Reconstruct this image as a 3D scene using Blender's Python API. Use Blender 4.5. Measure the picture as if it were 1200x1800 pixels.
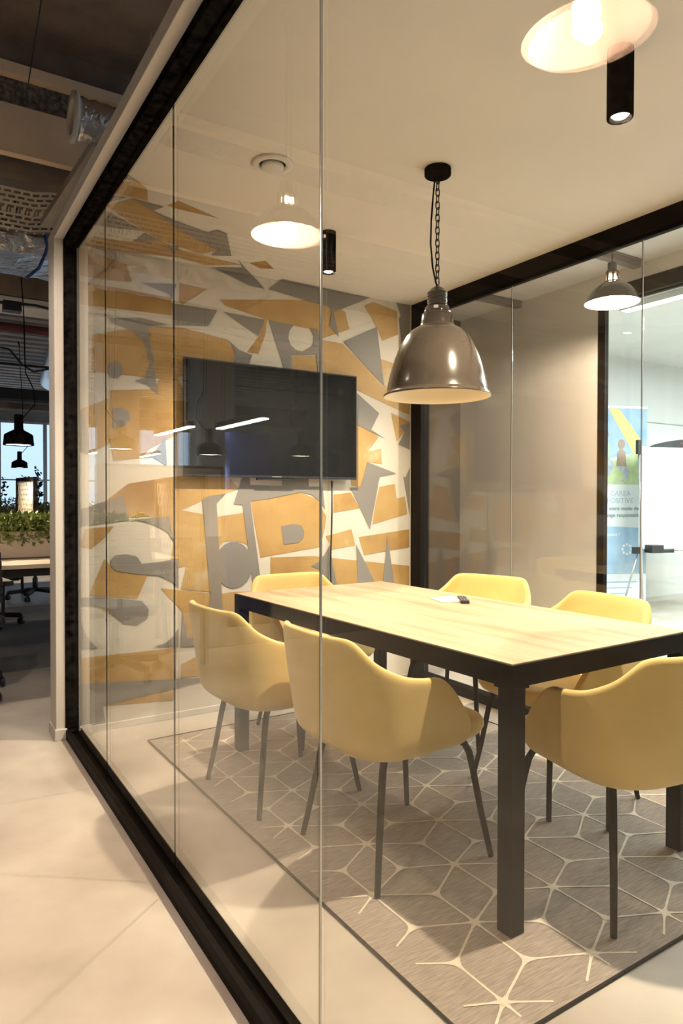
import bpy, bmesh, math, random
from mathutils import Vector, Matrix
random.seed(7)
PI = math.pi
for o in list(bpy.data.objects):
    bpy.data.objects.remove(o)
SC = bpy.context.scene
COL = SC.collection

# ------------------------------------------------------------------ camera
cd = bpy.data.cameras.new('camera')
cam = bpy.data.objects.new('camera', cd)
COL.objects.link(cam)
F = Vector((0.528351, 0.848889, -0.015266)).normalized()
R = F.cross(Vector((0, 0, 1))).normalized()
U = R.cross(F)
rl = 0.0015
R2 = R * math.cos(rl) + U * math.sin(rl)
U2 = U * math.cos(rl) - R * math.sin(rl)
M = Matrix(((R2.x, U2.x, -F.x, -0.7071), (R2.y, U2.y, -F.y, 0), (R2.z, U2.z, -F.z, 1.1907), (0, 0, 0, 1)))
cam.matrix_world = M
cd.sensor_width = 36
cd.lens = 36 * 1215.75 / 1800
cd.shift_y = -0.00127
cd.clip_start = 0.02
cd.clip_end = 200
SC.camera = cam

# ------------------------------------------------------------------ world, daylight, exposure
w = bpy.data.worlds.new('world')
SC.world = w
w.use_nodes = True
bg = w.node_tree.nodes['Background']
bg.inputs[0].default_value = (0.62, 0.78, 1.0, 1)
bg.inputs[1].default_value = 0.45
vs = SC.view_settings
vs.view_transform = 'Standard'
vs.look = 'None'
vs.gamma = 1
vs.use_curve_mapping = False
vs.exposure = 1.5
WARM = (1.0, 0.84, 0.62)
SPOT_W = 84
LAMP_W = 18.5
FAR_W = 200

def light(name, kind, loc, energy, color, size=0.1, rot=(0, 0, 0), **k):
    d = bpy.data.lights.new(name, kind)
    d.energy = energy
    d.color = color
    if kind == 'AREA':
        d.shape = 'RECTANGLE'
        d.size = size
        d.size_y = k.get('sy', size)
    else:
        d.shadow_soft_size = size
    if kind == 'SPOT':
        d.spot_size = k.get('angle', 2.0)
        d.spot_blend = k.get('blend', 0.5)
    o = bpy.data.objects.new(name, d)
    o.location = loc
    o.rotation_euler = rot
    COL.objects.link(o)
    return o

# ------------------------------------------------------------------ materials
def mat(name, col, rough=0.5, metal=0.0, spec=0.5, col2=None, scale=8, bump=0.0, bscale=60, emis=None, es=0, stretch=None, coat=0, detail=6, lo=0.35, hi=0.65, sheen=0):
    m = bpy.data.materials.new(name)
    m.use_nodes = True
    nt = m.node_tree
    b = nt.nodes['Principled BSDF']
    b.inputs['Base Color'].default_value = (*col, 1)
    b.inputs['Roughness'].default_value = rough
    b.inputs['Metallic'].default_value = metal
    b.inputs['Specular IOR Level'].default_value = spec
    b.inputs['Coat Weight'].default_value = coat
    b.inputs['Sheen Weight'].default_value = sheen
    tc = nt.nodes.new('ShaderNodeTexCoord')
    src = tc.outputs['Object']
    if stretch:
        mp = nt.nodes.new('ShaderNodeMapping')
        mp.inputs['Scale'].default_value = stretch
        nt.links.new(src, mp.inputs[0])
        src = mp.outputs[0]
    if col2:
        n = nt.nodes.new('ShaderNodeTexNoise')
        n.inputs['Scale'].default_value = scale
        n.inputs['Detail'].default_value = detail
        nt.links.new(src, n.inputs['Vector'])
        r = nt.nodes.new('ShaderNodeValToRGB')
        r.color_ramp.elements[0].position = lo
        r.color_ramp.elements[1].position = hi
        r.color_ramp.elements[0].color = (*col, 1)
        r.color_ramp.elements[1].color = (*col2, 1)
        nt.links.new(n.outputs[0], r.inputs[0])
        nt.links.new(r.outputs[0], b.inputs['Base Color'])
    if bump:
        n = nt.nodes.new('ShaderNodeTexNoise')
        n.inputs['Scale'].default_value = bscale
        n.inputs['Detail'].default_value = 4
        nt.links.new(src, n.inputs['Vector'])
        bp = nt.nodes.new('ShaderNodeBump')
        bp.inputs['Strength'].default_value = bump
        bp.inputs['Distance'].default_value = 0.02
        nt.links.new(n.outputs[0], bp.inputs['Height'])
        nt.links.new(bp.outputs[0], b.inputs['Normal'])
    if emis:
        b.inputs['Emission Color'].default_value = (*emis, 1)
        b.inputs['Emission Strength'].default_value = es
    return m

def glass_mat(name, tint, gain=1.0):
    m = bpy.data.materials.new(name)
    m.use_nodes = True
    nt = m.node_tree
    nt.nodes.clear()
    out = nt.nodes.new('ShaderNodeOutputMaterial')
    mix = nt.nodes.new('ShaderNodeMixShader')
    tr = nt.nodes.new('ShaderNodeBsdfTransparent')
    tr.inputs[0].default_value = (*tint, 1)
    gl = nt.nodes.new('ShaderNodeBsdfGlossy')
    gl.inputs['Roughness'].default_value = 0.0
    geo = nt.nodes.new('ShaderNodeNewGeometry')
    mr = nt.nodes.new('ShaderNodeMapRange')
    mr.inputs['To Min'].default_value = 1.39
    mr.inputs['To Max'].default_value = 1 / 1.39
    fr = nt.nodes.new('ShaderNodeFresnel')
    nt.links.new(geo.outputs['Backfacing'], mr.inputs['Value'])
    nt.links.new(mr.outputs[0], fr.inputs['IOR'])
    mu = nt.nodes.new('ShaderNodeMath')
    mu.operation = 'MULTIPLY'
    mu.use_clamp = True
    mu.inputs[1].default_value = gain
    nt.links.new(fr.outputs[0], mu.inputs[0])
    nt.links.new(mu.outputs[0], mix.inputs[0])
    nt.links.new(tr.outputs[0], mix.inputs[1])
    nt.links.new(gl.outputs[0], mix.inputs[2])
    nt.links.new(mix.outputs[0], out.inputs[0])
    return m

M_ = {}
M_['glass'] = glass_mat('clear_glass', (0.985, 0.985, 0.965), 1.45)
M_['glass_far'] = glass_mat('cool_glass', (0.93, 0.98, 0.99), 1.0)
M_['white'] = mat('white_paint', (0.62, 0.59, 0.55), 0.55, col2=(0.59, 0.56, 0.52), scale=3)
M_['ceil'] = mat('ceiling_paint', (0.74, 0.71, 0.67), 0.8, col2=(0.70, 0.67, 0.63), scale=1.5)
M_['wallw'] = mat('mural_ground_paint', (0.68, 0.64, 0.575), 0.6, col2=(0.63, 0.59, 0.52), scale=2.5)
M_['grey'] = mat('mural_grey_paint', (0.255, 0.238, 0.222), 0.6, col2=(0.232, 0.218, 0.203), scale=3)
M_['black'] = mat('black_metal', (0.0025, 0.002, 0.002), 0.8, spec=0.0, col2=(0.016, 0.014, 0.013), scale=30)
M_['frame'] = mat('dark_brown_metal', (0.006, 0.0042, 0.0032), 0.6, spec=0.08, col2=(0.008, 0.0055, 0.004), scale=20)
M_['conc'] = mat('screed_floor', (0.57, 0.515, 0.455), 0.4, spec=0.35, col2=(0.42, 0.365, 0.31), scale=3.0, bump=0.04, bscale=9, lo=0.34, hi=0.68, detail=12)
M_['slab'] = mat('raw_concrete', (0.30, 0.22, 0.16), 0.85, col2=(0.12, 0.085, 0.065), scale=1.6, bump=0.3, bscale=14, detail=10)
M_['beam'] = mat('cream_beam', (0.84, 0.63, 0.42), 0.8, col2=(0.72, 0.54, 0.36), scale=4)
M_['insul'] = mat('sprayed_insulation', (0.20, 0.16, 0.13), 0.95, col2=(0.05, 0.04, 0.035), scale=40, bump=1.0, bscale=50)
M_['foil'] = mat('crinkled_foil', (0.75, 0.72, 0.70), 0.28, metal=1.0, bump=1.0, bscale=16, stretch=(1, 1, 1))
M_['galv'] = mat('galvanised_steel', (0.42, 0.36, 0.30), 0.5, metal=0.3, col2=(0.35, 0.33, 0.31), scale=12)
M_['mustard'] = mat('mustard_velvet', (0.70, 0.52, 0.205), 0.8, spec=0.12, col2=(0.62, 0.455, 0.165), scale=5, bump=0.06, bscale=260, sheen=0.35)
M_['oak'] = mat('pale_oak', (0.49, 0.375, 0.255), 0.42, spec=0.3, col2=(0.33, 0.23, 0.145), scale=2.6, stretch=(5.0, 0.55, 1), detail=9, lo=0.40, hi=0.72)
M_['rug'] = mat('woven_rug', (0.53, 0.445, 0.385), 0.95, spec=0.1, col2=(0.36, 0.30, 0.255), scale=9, stretch=(2, 26, 1), bump=0.5, bscale=120, detail=10)
M_['line'] = mat('rug_line_yarn', (0.74, 0.66, 0.54), 0.9, spec=0.1, col2=(0.66, 0.58, 0.47), scale=60)
M_['lamp'] = mat('grey_brown_enamel', (0.052, 0.040, 0.031), 0.16, coat=0.5, col2=(0.055, 0.042, 0.034), scale=6)
M_['cream'] = mat('cream_enamel', (0.90, 0.83, 0.68), 0.4, col2=(0.88, 0.81, 0.66), scale=5)
M_['screen'] = mat('screen_glass', (0.008, 0.008, 0.0085), 0.12, spec=0.4, col2=(0.014, 0.014, 0.015), scale=2)
M_['plastic'] = mat('black_plastic', (0.02, 0.02, 0.022), 0.45, col2=(0.024, 0.024, 0.026), scale=30)
M_['peach'] = mat('white_enamel_inside', (0.46, 0.33, 0.27), 0.3, col2=(0.43, 0.31, 0.25), scale=5)
M_['bulb'] = mat('lit_bulb', (1, 0.9, 0.7), 0.3, emis=(1.0, 0.80, 0.55), es=28)
M_['led'] = mat('lit_lens', (1, 0.95, 0.8), 0.3, emis=(1.0, 0.88, 0.62), es=55)
M_['warmlens'] = mat('lit_warm_diffuser', (1, 1, 1), 0.3, emis=(1.0, 0.88, 0.70), es=4)
M_['tube'] = mat('lit_diffuser', (1, 1, 1), 0.3, emis=(1.0, 0.97, 0.92), es=9)
M_['tubec'] = mat('lit_cool_diffuser', (1, 1, 1), 0.3, emis=(0.85, 0.95, 1.0), es=5)
M_['copper'] = mat('vent_slot_glow_metal', (0.8, 0.6, 0.5), 0.3, col2=(0.75, 0.56, 0.46), scale=10)
M_['leafd'] = mat('dark_foliage', (0.10, 0.15, 0.03), 0.55, col2=(0.30, 0.32, 0.10), scale=14)
M_['vine'] = mat('vine_leaf', (0.012, 0.02, 0.014), 0.6, col2=(0.02, 0.035, 0.02), scale=14)
M_['planter'] = mat('pale_planter', (0.66, 0.56, 0.46), 0.6, col2=(0.62, 0.52, 0.43), scale=4)
M_['desk'] = mat('pale_desk_laminate', (0.78, 0.66, 0.50), 0.4, col2=(0.74, 0.62, 0.46), scale=4, stretch=(0.5, 6, 1))
M_['wood'] = mat('screen_frame_wood', (0.24, 0.14, 0.075), 0.5, col2=(0.19, 0.11, 0.055), scale=6)
M_['string'] = mat('pale_cord', (0.75, 0.66, 0.52), 0.6, col2=(0.70, 0.6, 0.47), scale=10)
M_['blind'] = mat('roller_blind', (0.80, 0.84, 0.90), 0.8, col2=(0.76, 0.80, 0.87), scale=3)
M_['bluepipe'] = mat('blue_cable', (0.03, 0.07, 0.22), 0.5, col2=(0.04, 0.08, 0.25), scale=9)
M_['redpipe'] = mat('oxide_red_pipe', (0.16, 0.035, 0.03), 0.5, col2=(0.13, 0.03, 0.025), scale=9)
M_['greywall'] = mat('grey_partition', (0.24, 0.22, 0.20), 0.7, col2=(0.21, 0.19, 0.175), scale=3)
M_['taupe'] = mat('taupe_wall', (0.165, 0.14, 0.12), 0.7, col2=(0.15, 0.127, 0.11), scale=2)
M_['corw'] = mat('corridor_wall_paint', (0.76, 0.71, 0.63), 0.7, col2=(0.73, 0.68, 0.60), scale=2)
M_['coolw'] = mat('cool_wall_paint', (0.74, 0.745, 0.725), 0.7, col2=(0.71, 0.715, 0.70), scale=2)
M_['board'] = mat('whiteboard', (0.80, 0.84, 0.84), 0.25, col2=(0.78, 0.82, 0.82), scale=2)
M_['corrug'] = mat('corrugated_deck', (0.50, 0.46, 0.43), 0.8, col2=(0.36, 0.33, 0.31), scale=2.5, bump=0.4, bscale=8)
M_['paper'] = mat('white_paper', (0.88, 0.87, 0.82), 0.5, col2=(0.86, 0.85, 0.80), scale=4)
M_['banner'] = mat('banner_white', (0.78, 0.83, 0.88), 0.5, col2=(0.76, 0.81, 0.86), scale=4)
M_['bblue'] = mat('banner_blue', (0.30, 0.50, 0.74), 0.5, col2=(0.42, 0.60, 0.80), scale=5)
M_['bsky'] = mat('banner_sky', (0.22, 0.37, 0.58), 0.5, col2=(0.34, 0.47, 0.64), scale=5)
M_['bgreen'] = mat('banner_green', (0.42, 0.56, 0.27), 0.5, col2=(0.58, 0.68, 0.42), scale=14)
M_['byell'] = mat('banner_yellow', (0.62, 0.52, 0.16), 0.5, col2=(0.66, 0.56, 0.22), scale=9)
M_['bskin'] = mat('banner_brown', (0.30, 0.20, 0.15), 0.5, col2=(0.36, 0.25, 0.2), scale=9)
M_['bshirt'] = mat('banner_shirt_green', (0.36, 0.48, 0.36), 0.5, col2=(0.40, 0.52, 0.40), scale=9)
M_['bjean'] = mat('banner_denim', (0.32, 0.40, 0.52), 0.5, col2=(0.50, 0.55, 0.64), scale=20)
M_['ink'] = mat('grey_ink', (0.12, 0.15, 0.20), 0.6, col2=(0.13, 0.16, 0.21), scale=9)
M_['inkb'] = mat('pale_blue_ink', (0.38, 0.52, 0.68), 0.6, col2=(0.42, 0.55, 0.7), scale=9)
M_['inkw'] = mat('white_ink', (0.85, 0.88, 0.92), 0.6, col2=(0.82, 0.86, 0.9), scale=9)
M_['silver'] = mat('silver_tube', (0.62, 0.62, 0.60), 0.3, metal=0.8, col2=(0.55, 0.55, 0.54), scale=9)
M_['trackl'] = mat('ceiling_rail_grey', (0.22, 0.19, 0.17), 0.5, col2=(0.2, 0.17, 0.15), scale=9)

def ochre_mat():
    m = mat('mural_ochre_wash', (0.46, 0.28, 0.10), 0.6)
    nt = m.node_tree
    b = nt.nodes['Principled BSDF']
    tc = nt.nodes.new('ShaderNodeTexCoord')
    n1 = nt.nodes.new('ShaderNodeTexNoise')
    n1.inputs['Scale'].default_value = 1.9
    n1.inputs['Detail'].default_value = 7
    n1.inputs['Roughness'].default_value = 0.6
    r1 = nt.nodes.new('ShaderNodeValToRGB')
    e = r1.color_ramp.elements
    e[0].position = 0.32; e[0].color = (0.34, 0.185, 0.06, 1)
    e[1].position = 0.72; e[1].color = (0.64, 0.56, 0.43, 1)
    q = e.new(0.46); q.color = (0.46, 0.285, 0.10, 1)
    q = e.new(0.60); q.color = (0.51, 0.34, 0.135, 1)
    nt.links.new(tc.outputs['Object'], n1.inputs[0])
    nt.links.new(n1.outputs[0], r1.inputs[0])
    nt.links.new(r1.outputs[0], b.inputs['Base Color'])
    return m
M_['ochre'] = ochre_mat()

# ------------------------------------------------------------------ mesh helpers
class MB:
    def __init__(s):
        s.bm = bmesh.new()
    def box(s, x0, x1, y0, y1, z0, z1, mi=0, mtx=None):
        v = [s.bm.verts.new(p) for p in ((x0, y0, z0), (x1, y0, z0), (x1, y1, z0), (x0, y1, z0), (x0, y0, z1), (x1, y0, z1), (x1, y1, z1), (x0, y1, z1))]
        for f in ((0, 3, 2, 1), (4, 5, 6, 7), (0, 1, 5, 4), (1, 2, 6, 5), (2, 3, 7, 6), (3, 0, 4, 7)):
            s.bm.faces.new([v[i] for i in f]).material_index = mi
        if mtx:
            for q in v:
                q.co = mtx @ q.co
        return s
    def bar(s, a, b, wx, wz, mi=0):
        a = Vector(a); b = Vector(b); d = b - a
        L = d.length
        rot = d.to_track_quat('Z', 'Y').to_matrix().to_4x4()
        return s.box(-wx / 2, wx / 2, -wz / 2, wz / 2, 0, L, mi, Matrix.Translation(a) @ rot)
    def tube(s, pts, r, seg=10, closed=False, mi=0):
        pts = [Vector(p) for p in pts]
        n = len(pts)
        rr = r if isinstance(r, (list, tuple)) else [r] * n
        rings = []
        up = None
        for i, p in enumerate(pts):
            if closed:
                d = pts[(i + 1) % n] - pts[i - 1]
            else:
                d = pts[min(i + 1, n - 1)] - pts[max(i - 1, 0)]
            d.normalize()
            if up is None:
                up = Vector((0, 0, 1)) if abs(d.z) < 0.9 else Vector((1, 0, 0))
            sd = d.cross(up)
            if sd.length < 1e-5:
                sd = d.cross(Vector((0, 1, 0)))
            sd.normalize()
            up = sd.cross(d).normalized()
            rings.append([s.bm.verts.new(p + (sd * math.cos(2 * PI * k / seg) + up * math.sin(2 * PI * k / seg)) * rr[i]) for k in range(seg)])
        m = n if closed else n - 1
        for i in range(m):
            A = rings[i]; B = rings[(i + 1) % n]
            for k in range(seg):
                f = s.bm.faces.new((A[k], A[(k + 1) % seg], B[(k + 1) % seg], B[k]))
                f.smooth = True; f.material_index = mi
        if not closed:
            s.bm.faces.new(rings[0][::-1]).material_index = mi
            s.bm.faces.new(rings[-1]).material_index = mi
        return s
    def lathe(s, prof, seg=48, c=(0, 0, 0), mi=0, caps=False, mtx=None, ridge=0):
        rings = []
        for (r, z) in prof:
            ring = []
            for k in range(seg):
                a = 2 * PI * k / seg
                p = Vector((c[0] + r * math.cos(a), c[1] + r * math.sin(a), c[2] + z))
                if mtx:
                    p = mtx @ p
                ring.append(s.bm.verts.new(p))
            rings.append(ring)
        for A, B in zip(rings, rings[1:]):
            for k in range(seg):
                f = s.bm.faces.new((A[k], A[(k + 1) % seg], B[(k + 1) % seg], B[k]))
                f.smooth = True; f.material_index = mi
        if caps:
            s.bm.faces.new(rings[0][::-1]).material_index = mi
            s.bm.faces.new(rings[-1]).material_index = mi
        return s
    def poly(s, pts, mi=0):
        v = [s.bm.verts.new(p) for p in pts]
        f = s.bm.faces.new(v)
        f.material_index = mi
        return s
    def prism(s, pts, off, mi=0):
        off = Vector(off)
        a = [s.bm.verts.new(p) for p in pts]
        b = [s.bm.verts.new(Vector(p) + off) for p in pts]
        n = len(a)
        fs = [s.bm.faces.new(a), s.bm.faces.new(b[::-1])]
        for i in range(n):
            fs.append(s.bm.faces.new((a[i], b[i], b[(i + 1) % n], a[(i + 1) % n])))
        for f in fs:
            f.material_index = mi
        return s

def obj(name, mb, m, parent=None, loc=(0, 0, 0), rot=(0, 0, 0), smooth=False, bevel=0, recalc=True, tri=False):
    if recalc:
        bmesh.ops.recalc_face_normals(mb.bm, faces=mb.bm.faces)
    if tri:
        bmesh.ops.triangulate(mb.bm, faces=mb.bm.faces)
    me = bpy.data.meshes.new(name)
    mb.bm.to_mesh(me)
    mb.bm.free()
    for mm in (m if isinstance(m, (list, tuple)) else [m]):
        me.materials.append(M_[mm])
    if smooth:
        for p in me.polygons:
            p.use_smooth = True
    o = bpy.data.objects.new(name, me)
    COL.objects.link(o)
    o.location = loc
    o.rotation_euler = rot
    if parent:
        o.parent = parent
    if bevel:
        b = o.modifiers.new('bevel', 'BEVEL')
        b.width = bevel
        b.segments = 2
        b.limit_method = 'ANGLE'
    return o

def tag(o, label=None, cat=None, group=None, kind=None):
    if label: o['label'] = label
    if cat: o['category'] = cat
    if group: o['group'] = group
    if kind: o['kind'] = kind
    return o

def empty(name, loc=(0, 0, 0), rz=0):
    o = bpy.data.objects.new(name, None)
    o.empty_display_size = 0.1
    COL.objects.link(o)
    o.location = loc
    o.rotation_euler = (0, 0, rz)
    return o

def struct(name, mb, m, label, cat, parent=None, **k):
    o = obj(name, mb, m, parent, **k)
    if parent is None:
        tag(o, label, cat, None, 'structure')
    return o

def copy_tree(o, parent=None):
    c = o.copy()
    COL.objects.link(c)
    c.parent = parent
    for ch in list(o.children):
        copy_tree(ch, c)
    return c

def text(name, body, size, loc, rot, m, parent, align='LEFT', depth=0.0005):
    cu = bpy.data.curves.new(name, 'FONT')
    cu.body = body
    cu.size = size
    cu.extrude = depth
    cu.align_x = align
    t = bpy.data.objects.new('tmp', cu)
    COL.objects.link(t)
    dg = bpy.context.evaluated_depsgraph_get()
    me = bpy.data.meshes.new_from_object(t.evaluated_get(dg))
    bpy.data.objects.remove(t)
    me.materials.clear()
    me.materials.append(M_[m])
    o = bpy.data.objects.new(name, me)
    COL.objects.link(o)
    o.location = loc
    o.rotation_euler = rot
    o.parent = parent
    return o

YM = 3.67     # mural wall
WR = 2.12     # far glass wall
HC = 2.4835   # room ceiling
MURAL_GREY=[[(0.791,2.249),(1.044,2.24),(1.007,2.139)],[(1.073,2.24),(1.236,2.232),(1.21,2.196),(1.201,2.153),(1.218,2.114),(1.252,2.089),(1.295,2.083),(1.338,2.099),(1.37,2.13),(1.378,2.175),(1.369,2.212),(1.348,2.231),(1.403,2.233),(1.442,1.965),(1.405,1.967),(1.392,2.073),(1.219,2.05),(1.234,1.937),(1.186,1.943)],[(0.793,2.107),(0.837,2.082),(0.886,2.047),(0.964,2.025),(0.987,2.09),(0.945,1.956),(0.847,1.951),(0.864,1.998),(0.858,2.039),(0.831,2.081)],[(1.586,2.178),(1.841,2.302),(1.899,1.932)],[(1.636,1.903),(1.861,1.751),(1.798,1.643),(1.907,1.59),(1.636,1.688)],[(1.771,1.434),(1.999,1.366),(1.865,1.342),(1.791,1.005),(1.64,1.27),(1.716,1.273)],[(2.016,1.678),(2.108,1.702),(2.108,1.527),(2.013,1.558),(2.068,1.643)],[(2.108,1.093),(2.054,1.351),(2.072,1.34),(2.108,1.406)],[(1.928,0.961),(1.983,0.646),(1.998,0.407),(1.868,0.419)],[(1.685,0.911),(1.825,0.668),(1.804,0.425),(1.707,0.548)],[(1.358,0.789),(1.415,0.814),(1.454,0.857),(1.492,0.917),(1.512,0.787),(1.543,0.662),(1.572,0.559),(1.506,0.631),(1.454,0.718),(1.422,0.764)],[(1.156,1.035),(1.24,1.049),(1.29,1.038),(1.311,0.999),(1.302,0.961),(1.271,0.935),(1.174,0.927)],[(0.953,1.335),(0.953,1.276),(1.162,1.275),(1.162,1.339),(1.339,1.343),(1.342,1.272),(1.44,1.273),(1.456,1.134),(1.421,1.179),(1.364,1.223),(1.289,1.239),(1.085,1.2),(0.955,1.184),(1.021,0.727),(1.044,0.557),(0.998,0.56),(0.969,0.72),(0.908,1.163),(0.852,1.169),(0.913,1.334)],[(0.968,0.815),(0.961,0.769),(0.941,0.729),(0.909,0.701),(0.871,0.688),(0.832,0.69),(0.794,0.709),(0.764,0.74),(0.745,0.781),(0.738,0.826),(0.745,0.87),(0.765,0.909),(0.795,0.938),(0.832,0.952),(0.872,0.951),(0.91,0.934),(0.941,0.903),(0.961,0.861)],[(0.665,1.193),(0.702,1.212),(0.804,1.226),(0.749,1.171),(0.786,0.559),(0.718,0.565),(0.688,0.933)],[(1.995,2.481),(2.108,2.478),(2.108,2.2),(2.062,2.181),(2.04,2.214),(2.015,2.38),(2.03,2.402)],[(1.07,2.419),(1.146,2.484),(1.791,2.484),(1.519,2.351),(1.476,2.38)],[(1.505,2.38),(1.554,2.205),(1.488,2.266)],[(0.971,2.483),(1.047,2.418),(0.953,2.42),(0.728,2.484)],[(0.329,2.334),(0.523,2.359),(0.494,2.272),(0.48,2.298)],[(0.492,2.252),(0.755,2.251),(0.703,2.156),(0.503,2.136)],[(0.157,2.125),(0.179,2.102),(0.228,2.09),(0.282,2.074),(0.333,2.035),(0.36,1.983),(0.374,1.919),(0.383,1.853),(0.398,1.931),(0.374,2.031),(0.37,2.112),(0.479,2.133),(0.328,2.149)],[(0.232,1.868),(0.23,1.852),(0.223,1.838),(0.212,1.827),(0.199,1.821),(0.185,1.82),(0.172,1.824),(0.161,1.832),(0.154,1.845),(0.152,1.86),(0.154,1.875),(0.161,1.889),(0.172,1.9),(0.185,1.906),(0.199,1.908),(0.212,1.904),(0.223,1.895),(0.23,1.883)],[(0.297,1.815),(0.351,1.841),(0.388,1.944),(0.418,1.753),(0.366,1.797)],[(0.183,1.663),(0.223,1.672),(0.264,1.651),(0.27,1.61),(0.24,1.578),(0.182,1.563)],[(0.012,1.66),(0.047,1.605),(0.066,1.418),(0.012,1.443)],[(0.335,1.412),(0.402,1.451),(0.439,1.498),(0.457,1.539),(0.466,1.377),(0.389,1.42)],[(0.012,1.14),(0.233,1.213),(0.265,1.085),(0.129,1.069),(0.012,1.054),(0.012,1.097)],[(0.265,1.085),(0.478,1.1),(0.503,0.964),(0.469,1.018),(0.401,1.056),(0.334,1.078)],[(0.168,0.877),(0.191,0.903),(0.25,0.906),(0.303,0.892),(0.33,0.852),(0.409,0.857),(0.528,0.87),(0.528,0.712),(0.493,0.748),(0.425,0.783),(0.303,0.799),(0.2,0.819),(0.174,0.841)],[(0.012,0.691),(0.085,0.694),(0.185,0.678),(0.329,0.655),(0.366,0.607),(0.36,0.559),(0.305,0.53),(0.237,0.543),(0.19,0.586),(0.147,0.631),(0.071,0.651),(0.012,0.656)],[(0.012,0.689),(0.021,0.566),(0.048,0.496),(0.101,0.426),(0.012,0.436)],[(0.387,0.403),(0.455,0.417),(0.493,0.444),(0.528,0.491),(0.527,0.391)],[(0.55,0.582),(0.576,0.429),(0.721,0.437),(0.755,0.372),(0.54,0.389)],[(0.012,0.257),(0.731,0.195),(0.508,0.163),(0.128,0.128),(0.139,0.035),(0.012,0.035)],[(0.615,0.425),(0.721,0.437),(0.728,0.375),(0.615,0.381)],[(0.748,0.794),(0.77,0.722),(0.748,0.662),(0.716,0.523),(0.684,0.525)]]
MURAL_GREY_CEIL=[[(1.145,3.665),(1.142,3.632),(1.758,3.665)],[(0.012,2.788),(0.09,2.833),(0.032,2.839),(0.012,2.799)],[(0.014,3.024),(0.086,3.003),(0.02,3.111)],[(0.104,3.003),(0.246,3.018),(0.217,3.089)],[(0.022,3.185),(0.267,3.344),(0.238,3.344),(0.04,3.386),(0.012,3.358),(0.012,3.257)],[(0.216,3.085),(0.36,3.144),(0.517,3.195),(0.547,3.137),(0.6,3.155),(0.741,3.43),(0.645,3.48),(0.644,3.391),(0.505,3.308),(0.391,3.235)],[(0.248,3.505),(0.262,3.355),(0.349,3.414)],[(0.406,3.454),(0.46,3.439),(0.475,3.511),(0.46,3.551)],[(0.791,3.461),(0.967,3.665),(0.72,3.665),(0.716,3.663),(0.865,3.57)]]
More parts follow.
